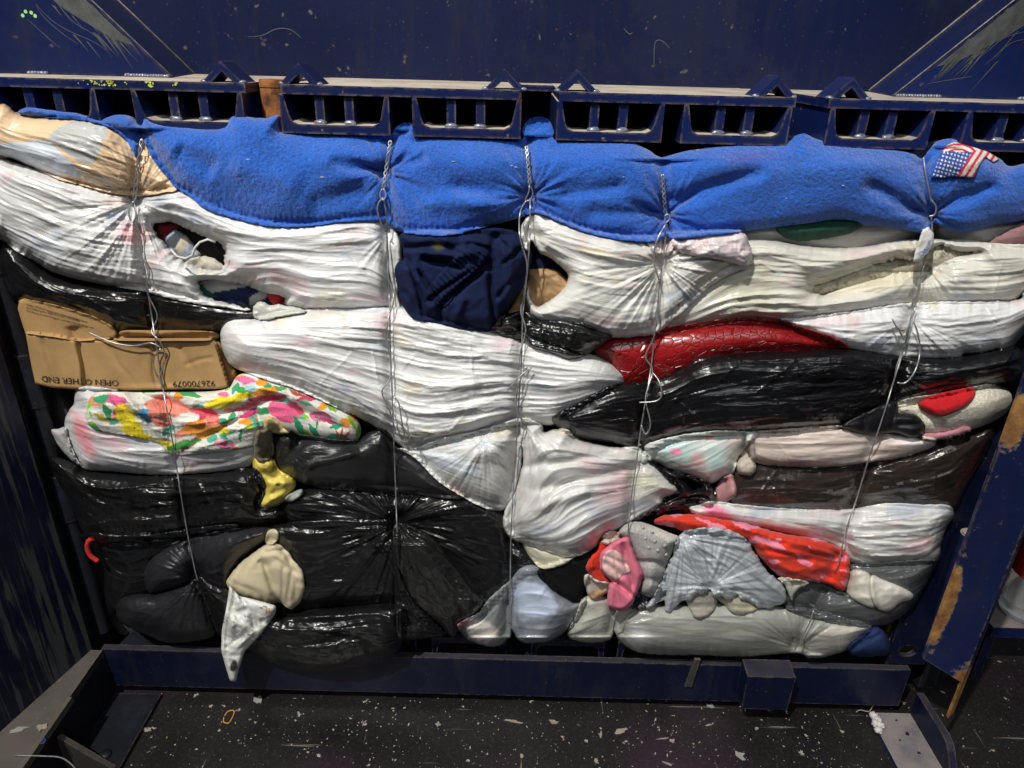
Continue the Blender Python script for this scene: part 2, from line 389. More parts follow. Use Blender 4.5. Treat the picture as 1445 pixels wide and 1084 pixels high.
def nearest(P, x, y, closed=True):
    """distance and nearest point on polyline"""
    A = P; B = np.roll(P, -1, 0)
    if not closed: A = P[:-1]; B = P[1:]
    best = np.full(x.shape, 1e18); nx = np.zeros(x.shape); ny = np.zeros(x.shape)
    for (ax, ay), (bx, by) in zip(A, B):
        dx, dy = bx-ax, by-ay; L = dx*dx+dy*dy+1e-9
        t = np.clip(((x-ax)*dx+(y-ay)*dy)/L, 0, 1); qx = ax+t*dx; qy = ay+t*dy
        d = (x-qx)**2+(y-qy)**2; m = d < best
        best = np.where(m, d, best); nx = np.where(m, qx, nx); ny = np.where(m, qy, ny)
    return np.sqrt(best), nx, ny

# ------------------------------------------------------------------ the five baling wires as seen (used to press the bags)
WIRES = [
 [(200, 195), (192, 240), (189, 284), (196, 330), (201, 365), (207, 398), (214, 445), (221, 490), (227, 530), (233, 565), (243, 620), (254, 690), (265, 755), (276, 808), (281, 830)],
 [(551, 197), (541, 270), (546, 330), (550, 440), (551, 490), (553, 540), (555, 600), (558, 680), (560, 740), (561, 760)],
 [(743, 205), (747, 265), (748, 320), (742, 400), (738, 440), (736, 510), (731, 590), (728, 640), (724, 700), (721, 760), (719, 890)],
 [(936, 240), (939, 317), (933, 385), (925, 460), (917, 530), (903, 615), (897, 660), (886, 757), (872, 850), (866, 890)],
 [(1303, 222), (1314, 290), (1314, 330), (1297, 400), (1284, 455), (1270, 510), (1250, 575), (1225, 650), (1195, 745), (1172, 810), (1148, 860), (1122, 915)]]
DM = np.full((1100, 1520), .35)     # depth of what has been laid so far, offset 30 px in x
OX = 30
def dm_get(px, py):
    ix = np.clip(np.round(px).astype(int)+OX, 0, DM.shape[1]-1); iy = np.clip(np.round(py).astype(int), 0, DM.shape[0]-1)
    return DM[iy, ix]
def blur(A, k):
    for ax in (0, 1):
        c = np.cumsum(np.concatenate([np.repeat(np.take(A, [0], ax), k+1, ax), A, np.repeat(np.take(A, [-1], ax), k, ax)], ax), ax)
        n = A.shape[ax]
        A = (np.take(c, range(2*k+1, 2*k+1+n), ax)-np.take(c, range(0, n), ax))/(2*k+1)
    return A

SEED = [0]
FOLDS = {
 'white': [(.0048, 10, 1.1), (.0014, 30, 2.0)],
 'whitefine': [(.0036, 12, 1.6), (.0012, 36, 2.6)],
 'smooth': [(.0030, 10, 1.4), (.0012, 34, 3)],
 'black': [(.0075, 10, 1.6), (.0022, 30, 3.0)],
 'cloth': [(.0070, 12, 4), (.0030, 30, 9)],
 'none': []}
# discrete creases: per 1000 px2, height lo/hi, sharp-side width lo/hi (m), length lo/hi (m), slope spread, share running any way
STROKES = {
 'white': (4.6, .0005, .0029, .0008, .0018, .06, .42, .045, .05),
 'whitefine': (5.6, .0004, .0025, .0008, .0016, .03, .26, .07, .08),
 'smooth': (1.4, .0005, .0020, .0009, .0022, .03, .24, .06, .12),
 'black': (2.6, .0008, .0044, .0010, .0026, .04, .28, .10, .18),
 'cloth': (5.0, .0010, .0048, .0013, .0034, .02, .14, .20, .25),
 'none': None}
def soft(name, label, cat, out, y0, B, mat, col, R=.045, fold='none', ang=0, pin=(), crease=(), tint=(), paint=None, holes=(), jag=0,
         step=2, crump=0, lump=.008, parent=None, group=None, back=.12, dent=1.0, sharp=False, over=.012, famp=1.0, follow=None, hem=None, grad=(0, 0), pile=0, flat=None):
    SEED[0] += 1; sd = SEED[0]*17
    if mat.startswith('film'):
        R *= .75; B *= .9
        if step == 2: step = 1.5
    if mat in ('cotton', 'denim') and name != 'floral_cloth' and parent is None: R *= .5; B *= .85; jag = max(jag, 1.1)
    if mat.startswith('film') and not jag: jag = .6
    P = np.array(out, float)
    if not sharp: P = crom(out, 6, True)
    P = resample(P, 2.0 if jag else 4.0)
    if jag:
        a = np.arange(len(P)); jn = gn(a*.23, a*0+3.3, sd)*jag*1.6+gn(a*.61, a*0+9.1, sd+1)*jag
        T = np.roll(P, -1, 0)-np.roll(P, 1, 0); T /= np.hypot(T[:, 0], T[:, 1])[:, None]+1e-6
        P = P+np.c_[T[:, 1], -T[:, 0]]*jn[:, None]
    H = []
    for h in holes:
        hq = resample(crom(h, 5, True), 2.0); a = np.arange(len(hq)); c_ = hq.mean(0); dv = hq-c_; dv /= np.hypot(dv[:, 0], dv[:, 1])[:, None]+1e-6
        H.append(hq+dv*(gn(a*.30, a*0+7.7, sd+2)*5.0+gn(a*.75, a*0+2.2, sd+3)*2.6)[:, None])
    x0, ylo = np.floor(P.min(0))-step*2; x1, yhi = np.ceil(P.max(0))+step*2
    gx = np.arange(x0, x1+step, step); gy = np.arange(ylo, yhi+step, step)
    X, Y = np.meshgrid(gx, gy); sh = X.shape
    ins = inside(P, X, Y)
    for h in H: ins &= ~inside(h, X, Y)
    cell = ins[:-1, :-1] | ins[1:, :-1] | ins[:-1, 1:] | ins[1:, 1:]
    used = np.zeros(sh, bool)
    for a in (0, 1):
        for c in (0, 1): used[a:sh[0]-1+a, c:sh[1]-1+c] |= cell
    idx = np.full(sh, -1); idx[used] = np.arange(used.sum())
    x = X[used].copy(); y = Y[used].copy(); io = ins[used]
    d, nx, ny = nearest(P, x, y); ishole = np.zeros(x.shape, bool)
    for h in H:
        d2, nx2, ny2 = nearest(h, x, y); m = d2 < d
        ishole |= (m & (d2 < step*2)); d = np.where(m, d2, d); nx = np.where(m, nx2, nx); ny = np.where(m, ny2, ny)
    x = np.where(io, x, nx); y = np.where(io, y, ny); d = np.where(io, d, 0)
    dm_ = d*PXM
    # flow coordinates
    ca, sa = math.cos(math.radians(ang)), math.sin(math.radians(ang))
    cx, cy = P.mean(0)
    u = (x-cx)*ca+(y-cy)*sa; v = -(x-cx)*sa+(y-cy)*ca
    ub = np.round(u/6).astype(int); um = ub.min(); ub -= um; nb = ub.max()+1
    vt = np.full(nb, 1e9); vb = np.full(nb, -1e9)
    np.minimum.at(vt, ub, v); np.maximum.at(vb, ub, v)
    k = np.exp(-.5*(np.arange(-8, 9)/3.5)**2); k /= k.sum()
    vt = np.convolve(np.pad(vt, 8, 'edge'), k, 'valid'); vb = np.convolve(np.pad(vb, 8, 'edge'), k, 'valid')
    uf = u/6-um; vt_ = np.interp(uf, np.arange(nb), vt); vb_ = np.interp(uf, np.arange(nb), vb)
    Hh = np.maximum(vb_-vt_, 4); Hn = np.percentile(vb-vt, 75)+6
    t = (v-vt_)/Hh*Hn*PXM; s = u*PXM
    tw = t+.012*gn(s*5, t*6, sd)+.004*gn(s*16, t*18, sd+1)
    prof = np.sqrt(np.maximum(0, 1-(1-np.minimum(dm_/R, 1))**2))
    hgt = B*prof + lump*(gn(s*6+3, t*8, sd+2)+.5*gn(s*14, t*16, sd+3))*np.minimum(1, dm_/.02)
    ef = np.minimum(1, dm_/.012); am = np.clip(Hh/Hn, .2, 1)*ef
    W = np.zeros_like(x); wp = np.zeros_like(x)
    for (px_, py_, Rp, pa, nf, dp) in pin:
        r = np.hypot(x-px_, y-py_)+1e-6; th = np.arctan2(y-py_, x-px_)
        wgt = np.exp(-(r/Rp)**1.5)
        q = gn(np.cos(th)*nf*.32+11+r*.004, np.sin(th)*nf*.32+5, sd+7)*.7+.5*gn(np.cos(th)*nf*.75+r*.01, np.sin(th)*nf*.75, sd+8)
        W += pa*(.45 if fold != 'none' else 1)*(1-2.4*np.abs(q))*wgt*np.minimum(1, r/14)
        hgt -= dp*np.exp(-(r/(Rp*.42))**1.3)
        wp = np.maximum(wp, wgt)
    pm = .35+.65*sstep(-.25, .25, gn(s*5+7, t*7, sd+4))
    for i, (a, ft, fs) in enumerate(FOLDS[fold]):
        n = gn(s*fs, tw*ft, sd+10+i); pq = .12+.88*sstep(-.22, .22, gn(s*4*(1+.6*i)+7*i, t*(7+5*i), sd+4+60*i))
        W += famp*a*(np.clip(1-3.2*np.abs(n), -.25, 1)**1)*am*pq*np.where(n > 0, 1.0, .8)*(1-.65*wp)
    sk = STROKES[fold]
    if sk:
        rs = np.random.RandomState(sd); n_ = int(io.sum()*step*step/1000*sk[0])+2
        pickv = np.nonzero(io)[0]; pick = rs.choice(pickv, n_)
        for i_ in pick:
            a_ = famp*(sk[1]+(sk[2]-sk[1])*rs.rand()**2); w1 = rs.uniform(sk[3], sk[4]); w2 = w1*rs.uniform(1.6, 4); L_ = rs.uniform(sk[5], sk[6]); mm = rs.normal(0, sk[7]); cc_ = rs.normal(0, .35)
            sg = 1 if rs.rand() < .5 else -1; anyw = rs.rand() < sk[8]; wob = rs.rand()*99
            if anyw:
                th_ = rs.uniform(0, math.pi); L_ *= .35
                e = ((x-x[i_])*math.cos(th_)+(y-y[i_])*math.sin(th_))*PXM; q = (-(x-x[i_])*math.sin(th_)+(y-y[i_])*math.cos(th_))*PXM
            else:
                e = s-s[i_]; q = t-t[i_]-mm*e
            sel = np.nonzero((np.abs(e) < L_*.5) & (np.abs(q) < .04))[0]
            if len(sel) == 0: continue
            e = e[sel]; q = (q[sel]-cc_*e*e-.0008*np.sin(e*60+wob)-.0004*np.sin(e*190+wob*2))*sg
            env = np.cos(e/L_*math.pi)**.7*am[sel]
            W[sel] += a_*env*np.where(q > 0, np.exp(-q/w1), np.exp(q/w2))*(1-.5*wp[sel])
        for (px_, py_, Rp, pa, nf, dp) in pin:
            if abs(pa) < 1e-5: continue
            r = np.hypot(x-px_, y-py_)+1e-6; th = np.arctan2(y-py_, x-px_)
            for _ in range(int(nf*1.7)):
                t0_ = rs.uniform(-math.pi, math.pi); w1 = rs.uniform(.0010, .0026); w2 = w1*rs.uniform(2.5, 6); Lr = Rp*rs.uniform(.5, 1.7); r0_ = rs.uniform(2, 16); sg = 1 if rs.rand() < .5 else -1; bend = rs.normal(0, .0012)
                dth = (th-t0_-bend*r+math.pi) % (2*math.pi)-math.pi
                q = dth*r*PXM*sg; env = np.clip((r-r0_)/12, 0, 1)*np.clip(1-r/Lr, 0, 1)**.6*(np.abs(dth) < 1.2)
                W += pa*rs.uniform(.15, .62)*env*ef*np.where(q > 0, np.exp(-np.abs(q)/w1), np.exp(-np.abs(q)/w2))
    if crump:
        c1 = gn(x*.028, y*.028, sd+20); xx = x+9*c1; yy = y+9*gn(x*.03+5, y*.03, sd+21)
        W += crump*ef*((1-3*np.abs(gn(xx*.035, yy*.035, sd+22)))*.9+(1-3*np.abs(gn(xx*.085, yy*.085, sd+23)))*.5+(1-3*np.abs(gn(xx*.19, yy*.19, sd+24)))*.2)
    for (ax, ay, bx, by, wd, dp) in crease:
        L = math.hypot(bx-ax, by-ay); tx, ty = (bx-ax)/L, (by-ay)/L
        tt = ((x-ax)*tx+(y-ay)*ty)/L; qq = -(x-ax)*ty+(y-ay)*tx+4*gn(x*.03, y*.03, sd+30)
        W -= dp*np.exp(-(qq/wd)**2)*np.clip(np.minimum(tt+.12, 1.12-tt)*5, 0, 1)
    if hem is not None:      # blanket-stitch ribs along the lower edge
        hd, hx, hy = nearest(np.array(hem, float), x, y, False)
        W += .0008*np.cos(hx*2*math.pi/8.2+1.2*gn(x*.05, y*.05, sd))*np.clip(1-hd/26, 0, 1)*np.minimum(1, dm_/.003)
        W -= .0015*np.exp(-((hd-24)/9)**2)
    if pile:
        W += pile*1.4*gn(x*.27, y*.27, sd+40)+pile*gn(x*.6, y*.6, sd+41)
    if flat is not None: hgt = hgt*flat(x, y)
    hgt += W
    dn = np.zeros_like(x)
    for wz in WIRES:
        wz = np.array(wz, float); wx = np.interp(y, wz[:, 1], wz[:, 0]); rng = (y > wz[0, 1]-14) & (y < wz[-1, 1]+8)
        dn += np.where(rng, .012*np.exp(-((x-wx)/9)**2)+.014*np.exp(-((x-wx)/46)**2), 0)
    hgt -= dn*dent*np.minimum(1, dm_/.01)
    yy = y0-hgt+grad[0]*(x-cx)*PXM+grad[1]*(y-cy)*PXM
    if follow is not None:
        yy = dm_get(x, y)-follow-B*prof
    else:
        m0 = max(0, int(ylo)-14), min(DM.shape[0], int(yhi)+15), max(0, int(x0)+OX-14), min(DM.shape[1], int(x1)+OX+15)
        sub = DM[m0[0]:m0[1], m0[2]:m0[3]]
        bl = np.minimum(blur(sub, 5), blur(sub, 2)) if sub.size else sub
        ix = np.clip(np.round(x).astype(int)+OX-m0[2], 0, bl.shape[1]-1); iy = np.clip(np.round(y).astype(int)-m0[0], 0, bl.shape[0]-1)
        yy = np.minimum(yy, np.minimum(bl[iy, ix], sub[iy, ix])-.0035-over*prof-np.maximum(W, -.004))
    # update depth map
    for ddx in (-1, 0, 1):
        for ddy in (-1, 0, 1):
            ix = np.clip(np.round(x).astype(int)+OX+ddx, 0, DM.shape[1]-1); iy = np.clip(np.round(y).astype(int)+ddy, 0, DM.shape[0]-1)
            np.minimum.at(DM, (iy[io], ix[io]), yy[io])
    V = at_y(x, y, yy)
    # colour
    C = np.tile(np.array(col, float), (len(x), 1))
    if mat == 'film_white':
        C = C*.84
        PAL = np.array([(.34, .40, .50), (.58, .40, .36), (.52, .45, .30), (.34, .34, .33), (.62, .42, .44), (.64, .64, .62)])
        qx = x*.016+.5*gn(x*.02, y*.02, sd+70); qy = y*.034+.5*gn(x*.02+9, y*.02, sd+71)
        pc = PAL[(_h(np.floor(qx), np.floor(qy), sd) % 6).astype(int)]
        kk = (.50*sstep(-.02, .30, gn(x*.021, y*.03, sd+72)))[:, None]*np.minimum(1, np.minimum(np.minimum(qx % 1, 1-qx % 1), np.minimum(qy % 1, 1-qy % 1))*7)[:, None]
        C = C*(1-kk)+np.minimum(pc, C*1.1)*kk
    for tn in tint:
        (kx, ky, rx, ry, a, cc, sf) = tn
        a = math.radians(a); ex = (x-kx)*math.cos(a)+(y-ky)*math.sin(a); ey = -(x-kx)*math.sin(a)+(y-ky)*math.cos(a)
        q = np.sqrt((ex/rx)**2+(ey/ry)**2)+.30*gn(x*.045, y*.045, sd+50)+.15*gn(x*.14, y*.14, sd+51)
        wq = 1-sstep(1-sf, 1+sf*.3, q); C = C*(1-wq[:, None])+np.array(cc)*wq[:, None]
    if paint is not None: C = paint(x, y, C)
    # faces
    i00 = idx[:-1, :-1][cell]; i01 = idx[:-1, 1:][cell]; i11 = idx[1:, 1:][cell]; i10 = idx[1:, :-1][cell]
    Fq = np.c_[i00, i10, i11, i01]
    nV = len(x)
    E1 = Fq.ravel(); E2 = np.roll(Fq, -1, 1).ravel()
    code = np.minimum(E1, E2).astype(np.int64)*nV+np.maximum(E1, E2)
    uq, inv, cnt = np.unique(code, return_inverse=True, return_counts=True)
    be = cnt[inv] == 1; ea, eb = E1[be], E2[be]
    bv = np.unique(np.r_[ea, eb]); mp = np.full(nV, -1); mp[bv] = np.arange(len(bv)); nbv = len(bv)
    hol = ishole[bv]
    y1_ = yy[bv]+np.where(hol, .004, .012); y2_ = yy[bv]+np.where(hol, .010, back)
    xs = x[bv]; ys = y[bv]
    L1 = at_y(xs, ys, y1_); L2 = at_y(xs+(cx-xs)*np.where(hol, 0, .06), ys+(cy-ys)*np.where(hol, 0, .10), y2_)
    cen = L2.mean(0)
    V = np.vstack([V, L1, L2, cen[None]])
    a1 = nV+mp[ea]; b1 = nV+mp[eb]; a2 = a1+nbv; b2 = b1+nbv
    Q = np.vstack([Fq, np.c_[eb, ea, a1, b1], np.c_[b1, a1, a2, b2]])
    om = ~(ishole[ea] & ishole[eb])
    T3 = np.c_[b2[om], a2[om], np.full(om.sum(), len(V)-1)]
    S = np.r_[s, s[bv], s[bv], 0.0]; T = np.r_[t, t[bv], t[bv], 0.0]
    CC = np.vstack([C, C[bv], C[bv], C.mean(0)[None]])
    me = bpy.data.meshes.new(name)
    loops = np.r_[Q.ravel(), T3.ravel()].astype(np.int32)
    org = empty_loc = None
    base = V.mean(0) if parent is None else np.zeros(3)
    if parent is None: base = np.array([V[:, 0].mean(), V[:, 1].mean(), V[:, 2].min()])
    me.vertices.add(len(V)); me.vertices.foreach_set('co', (V-base).astype(np.float32).ravel())
    me.loops.add(len(loops)); me.loops.foreach_set('vertex_index', loops)
    npz = len(Q)+len(T3); me.polygons.add(npz)
    st = np.r_[np.arange(len(Q))*4, len(Q)*4+np.arange(len(T3))*3].astype(np.int32)
    me.polygons.foreach_set('loop_start', st)
    me.polygons.foreach_set('use_smooth', np.ones(npz, bool))
    me.update(calc_edges=True); me.validate()
    uvl = me.uv_layers.new(name='UVMap')
    li = np.empty(len(me.loops), np.int32); me.loops.foreach_get('vertex_index', li)
    uvl.data.foreach_set('uv', np.c_[S[li], T[li]].astype(np.float32).ravel())
    at = me.color_attributes.new('col', 'FLOAT_COLOR', 'POINT')
    at.data.foreach_set('color', np.c_[np.clip(CC, 0, 1), np.ones(len(CC))].astype(np.float32).ravel())
    o = link(name, me, mat)
    if parent is None:
        o.location = base; tag(o, label, cat, group)
    else:
        o.parent = parent; o.matrix_parent_inverse = Matrix.Translation(-Vector(parent.location)) if parent.parent is None else Matrix.Identity(4)
        if label: o['label'] = label
    return o
# ================================================================== SETTING
bm = bmesh.new()
bmesh.ops.create_grid(bm, x_segments=40, y_segments=40, size=3.0)
for v in bm.verts: v.co.y -= .6
fl = bm_obj('floor', bm, 'floor_paint'); tag(fl, kind='structure')

# ------------------------------------------------------------------ platen of the baler
PL = empty('baler_platen', (0, .1, 1.13), 'heavy navy steel platen with channel beams pressing down on the blue blanket', 'platen')
ZT, ZB, YF = 1.193, 1.129, -.02
SEGS = [(-1.05, -.401), (-.352, -.019), (.035, .364), (.410, 1.05)]
for a, c in SEGS:
    box('ledge_plate', a, c, YF, .27, ZT-.0125, ZT, 'navy', PL)
box('ledge_plate', -1.05, 1.05, .20, .27, ZT-.010, ZT-.0005, 'navy', PL)
box('pressure_plate', -1.1, 1.1, .27, .30, 1.10, 1.75, 'navy_plate', PL)
BEAMS = [(-.765, -.612), (-.562, -.407), (-.356, -.202), (-.170, -.017), (.033, .183), (.210, .361), (.414, .560), (.606, .76)]
def ubeam(x0, x1, zb, zt, parent, inv=False, y0=YF, ribs=True):
    f = (lambda z: zb+zt-z) if inv else (lambda z: z)
    pts = [(x0, zt), (x0+.0065, zt), (x0+.0125, zb+.024), (x0+.016, zb+.016), (x0+.024, zb+.0125), (x1-.024, zb+.0125), (x1-.016, zb+.016), (x1-.0125, zb+.024), (x1-.0065, zt), (x1, zt), (x1, zb), (x0, zb)]
    if inv: pts = [(x, f(z)) for x, z in pts][::-1]
    b = profile('channel_beam', pts, y0, .6, 'navy' if not inv else 'sill_navy', parent)
    if ribs:
        for fr in (.355, .625):
            xc = x0+(x1-x0)*fr
            box('rib', xc-.0065, xc+.0065, y0+.006, .3, zb+.0127, zt-.0002, 'navy', b, .001)
            blob('weld_bead', (xc, y0+.0055, zb+.0145), (.0095, .0045, .0045), 'weld', b, int(xc*1000)+9)
    return b
for a, c in BEAMS: ubeam(a, c, ZB, ZT-.0128, PL)
# inverted angle-iron guides standing on the ledge
for xc, lean in ((-.432, .0), (-.325, 0), (-.041, 0), (.060, 0), (.335, 0), (.438, 0)):
    h, wd, tk = .0275, .029, .0095
    pts = [(xc-wd, ZT-.0003), (xc, ZT+h), (xc+wd, ZT-.0003), (xc+wd-tk*1.35, ZT-.0003), (xc, ZT+h-tk*1.35), (xc-wd+tk*1.35, ZT-.0003)]
    g = profile('wire_guide', pts, YF+.002, YF+.052, 'navy_face', PL, .0012)
    for sx in (-1, 1): blob('weld_bead', (xc+sx*(wd-.003), YF+.006, ZT+.001), (.006, .005, .003), 'weld', g, int(xc*999)+sx)
# box gussets either side
for sx, slope in ((-1, 1.0), (1, 1.08)):
    xf, xb, yf = .553, .592, .095; top = .45
    A = [(sx*xf, yf, ZT+.0005), (sx*1.08, yf, ZT+.0005), (sx*1.08, .2698, ZT+.0005), (sx*xb, .2698, ZT+.0005)]
    Bq = [(sx*(xf+top*slope), yf, ZT+top), (sx*1.08, yf, ZT+top), (sx*1.08, .2698, ZT+top), (sx*(xb+top*slope), .2698, ZT+top)]
    g = hexa('gusset', A+Bq, 'navy_face', PL, .003)
    # bare abraded patch with streaks, scuffed onto the front face
    pg = []
    rr = random.Random(3+sx)
    for k in range(90):
        z0 = ZT+.045+rr.random()*.10; off = .004+abs(rr.gauss(0, .028)); x_ = xf+(z0-ZT)*slope+off
        ln = .012+rr.random()*.035; wd = .0006+rr.random()*.0022
        dx, dz = -ln*.78*rr.uniform(.7, 1.2), -ln
        if x_+dx < xf+(z0+dz-ZT)*slope+.004: dx += .01
        pg.append([(x_-wd, z0), (x_+dx, z0+dz), (x_+wd, z0+.002)])
    core = [(xf+.043*slope+.006, ZT+.043), (xf+.06*slope+.02, ZT+.052), (xf+.10*slope+.035, ZT+.085), (xf+.15*slope+.06, ZT+.14), (xf+.24*slope+.05, ZT+.24), (xf+.24*slope+.004, ZT+.24)]
    bm = bmesh.new()
    yl = yf-.0004
    for q in pg:
        yl -= .000004
        bm.faces.new([bm.verts.new((sx*x, yl, z)) for x, z in q])
    bm.faces.new([bm.verts.new((sx*x, yf-.0003, z)) for x, z in core])
    bm_obj('worn_patch', bm, 'bare_grey', g)
    tube('edge_highlight', [(sx*(xf+t_*slope-.001), yf-.0005, ZT+.002+t_) for t_ in (0, .15, .3, .44)], .0011, 'pale_highlight', g)  # thin pale tube standing in for the highlight on the front edge
    tube('edge_highlight', [(sx*(xb+t_*slope-.001), .268, ZT+.002+t_) for t_ in (0, .15, .3, .44)], .0017, 'pale_highlight', g)  # same painted highlight, a little thicker, along the back edge
    # weld seam along the foot
    for k in range(16):
        blob('weld_bead', (sx*(xf+.004+k*.0042), yf-.004, ZT+.002), (.0032, .004, .003), 'weld', g, k*7)
    for k in range(6): blob('weld_bead', (sx*(xf+.19+k*.005), yf-.004, ZT+.002), (.0035, .004, .003), 'weld', g, k*5)
# paint marks: lime spray on the left ledge, green drips, white scribbles on the plate
bm = bmesh.new(); rr = random.Random(8)
for k in range(70):
    px = rr.gauss(143, 14) if k < 48 else rr.choice([208, 211, 214, 246])+rr.uniform(-3, 3); py = rr.uniform(111.5, 121.5)+(px-120)*.026-1.5
    p = at_y(np.array(px), np.array(py), YF-.0006-k*.00001)
    if not ZT-.0115 < p[2] < ZT-.001: continue
    a = rr.uniform(.0006, .0022); c = rr.uniform(.0006, .0018)
    bm.faces.new([bm.verts.new((p[0]+a*math.cos(t), p[1], p[2]+c*math.sin(t))) for t in (0, 1.2, 2.4, 3.5, 5.0)])
bm_obj('paint_mark', bm, 'lime_paint', PL)
for px, py in ((32, 22), (36, 16.5), (44, 18), (49.5, 22.5)):
    p = at_y(np.array(px), np.array(py), .0945)
    cyl('paint_drip', p, p+np.array([0, .0006, 0]), .0026, 'green_paint', PL, 10, bevel=0)
def stroke(name, pts, y, r, mat, parent):
    P = crom(pts, 6); q = at_y(P[:, 0], P[:, 1], np.full(len(P), y))
    bm = bmesh.new(); prev = None
    for i in range(len(q)):
        t = q[min(i+1, len(q)-1)]-q[max(i-1, 0)]; t = t/np.linalg.norm(t); nn = np.array([-t[2], 0, t[0]])*r*(.5+.5*math.sin(math.pi*i/(len(q)-1)))
        a = bm.verts.new(q[i]+nn); c = bm.verts.new(q[i]-nn)
        if prev: bm.faces.new((prev[0], a, c, prev[1]))
        prev = (a, c)
    bm_obj(name, bm, mat, parent)
for pts in ([(350, 52), (370, 50), (390, 41), (410, 42), (425, 54)], [(923, 95), (924, 62), (933, 57), (945, 68)], [(880, 40), (888, 48), (893, 46)]):
    stroke('scribble', pts, .2694, .0007, 'white_scratch', PL)
for pts in ([(50, 5), (72, 28), (100, 45), (130, 58), (150, 71)], [(50, 5), (60, 22), (85, 45), (110, 62)], [(85, 10), (105, 32), (125, 44), (140, 56)], [(38, 27), (55, 42), (75, 60), (85, 67)],
            [(1310, 118), (1345, 112), (1372, 108)], [(1395, 60), (1420, 42), (1445, 30)], [(1385, 80), (1415, 55), (1445, 45)], [(1390, 92), (1425, 62), (1450, 55)]):
    stroke('scratch', pts, .0944, .0005, 'white_scratch', PL)

# ------------------------------------------------------------------ guide rod in the gap
rod = empty('guide_rod', (-.372, .07, 1.0), 'rusty orange round rod in the gap between two platen beams', 'rod')
cyl('shaft', (-.376, .035, .95), (-.376, .035, 1.186), .0225, 'rust', rod, 28)
cyl('collar', (-.376, .035, 1.186), (-.376, .035, 1.197), .0228, 'rust', rod, 28)

# ------------------------------------------------------------------ baler frame
FR = empty('baler_press', (0, .1, 0), 'dark navy baler body with sill side walls and floor rails around the bale', 'baler')
box('sill_plate', -.835, .80, YF, -.006, .03, .130, 'sill_navy', FR, .002)
box('sill_top', -.835, .80, -.0058, .6, .05, .086, 'dark_steel', FR)
for a, c in BEAMS[1:7]: ubeam(a, c, .0865, .158, FR, True, .006, False)
box('back_wall', -.9, .9, .62, .64, 0, 1.8, 'dark_steel', FR)
box('inner_wall', -.90, -.865, .0, .62, .03, 1.8, 'dark_steel', FR)
box('inner_wall', .865, .90, .03, .62, .03, 1.8, 'dark_steel', FR)
hexa('side_wall', [(-.853, -.02, .1302), (-.992, -.50, .1302), (-1.02, -.49, .1302), (-.88, -.012, .1302), (-.853, -.02, 1.8), (-.992, -.50, 1.8), (-1.02, -.49, 1.8), (-.88, -.012, 1.8)], 'navy_scratch', FR, .002)
cyl('hinge_pipe', (-.850, .022, .14), (-.850, .022, 1.8), .013, 'dark_steel', FR)
for z in (.42, .66, .90): cyl('hinge_collar', (-.850, .022, z), (-.850, .022, z+.10), .0165, 'dark_steel', FR)
# left rail: angle iron with a gusset foot
bx = box('floor_rail', -1.1, -.831, -.7, -.022, .115, .1298, 'grey_steel', FR, .002)
box('rail_web', -.846, -.8312, -.7, -.022, .001, .1148, 'dark_steel', FR, .001)
hexa('rail_lip', [(-.8308, -.14, .122), (-.8308, -.30, .122), (-.822, -.30, .122), (-.822, -.14, .122), (-.8308, -.14, .1335), (-.8308, -.30, .1335), (-.824, -.30, .1335), (-.824, -.14, .1335)], 'grey_steel', FR, .001)
box('rail_foot', -.8308, -.735, -.7, -.021, .001, .010, 'dark_steel', FR, .001)
blob('rail_bolt', (-.776, -.165, .012), (.012, .012, .006), 'dark_steel', FR, 3, amp=.05)
hexa('foot_gusset', [(-.8306, -.185, .0102), (-.8306, -.195, .0102), (-.745, -.195, .0102), (-.745, -.185, .0102), (-.8306, -.185, .09), (-.8306, -.195, .09), (-.825, -.195, .09), (-.825, -.185, .09)], 'grey_steel', FR, .001)
# right rail
box('floor_rail', .742, .829, -.7, -.021, .001, .0102, 'dusty_navy', FR, .001)
w_ = profile('rail_web', [(-.018, .012), (-.018, .066), (-.118, .066), (-.132, .061), (-.142, .052), (-.165, .024), (-.40, .020), (-.40, .012)], .8292, .8442, 'sill_navy', FR, .001)
for v in w_.data.vertices: v.co = Vector((v.co.y, v.co.x, v.co.z))
w_.data.flip_normals()
# block on the sill
hexa('stop_block', [(.458, -.060, .056), (.550, -.060, .056), (.550, -.0205, .056), (.458, -.0205, .056), (.456, -.060, .144), (.551, -.060, .144), (.551, -.0205, .150), (.456, -.0205, .150)], 'sill_navy', FR, .0015)
hexa('latch_bar', [(.349, -.026, .075), (.363, -.026, .075), (.363, -.0205, .075), (.349, -.0205, .075), (.360, -.026, .150), (.371, -.026, .150), (.371, -.0205, .150), (.360, -.0205, .150)], 'grey_steel', FR, .001)
# right column with a punched hole
bm = bmesh.new()
o_ = [(.755, .1305), (.835, .1305), (.835, 1.8), (.755, 1.8)]
hc, hr = (.792, .166), .0185
ov = [bm.verts.new((x, -.004, z)) for x, z in o_]; iv = [bm.verts.new((hc[0]+hr*math.cos(t*math.pi/12), -.004, hc[1]+hr*.8*math.sin(t*math.pi/12))) for t in range(24)]
es = [bm.edges.new((ov[i], ov[(i+1) % 4])) for i in range(4)]+[bm.edges.new((iv[i], iv[(i+1) % 24])) for i in range(24)]
bmesh.ops.triangle_fill(bm, edges=es, use_beauty=True)
r_ = bmesh.ops.extrude_face_region(bm, geom=list(bm.faces))
bmesh.ops.translate(bm, vec=(0, .010, 0), verts=[e for e in r_['geom'] if isinstance(e, bmesh.types.BMVert)])
bm_obj('corner_column', bm, 'sill_navy', FR)
box('column_backing', .757, .833, .022, .03, .1305, .30, 'yellow_paint', FR, .001)
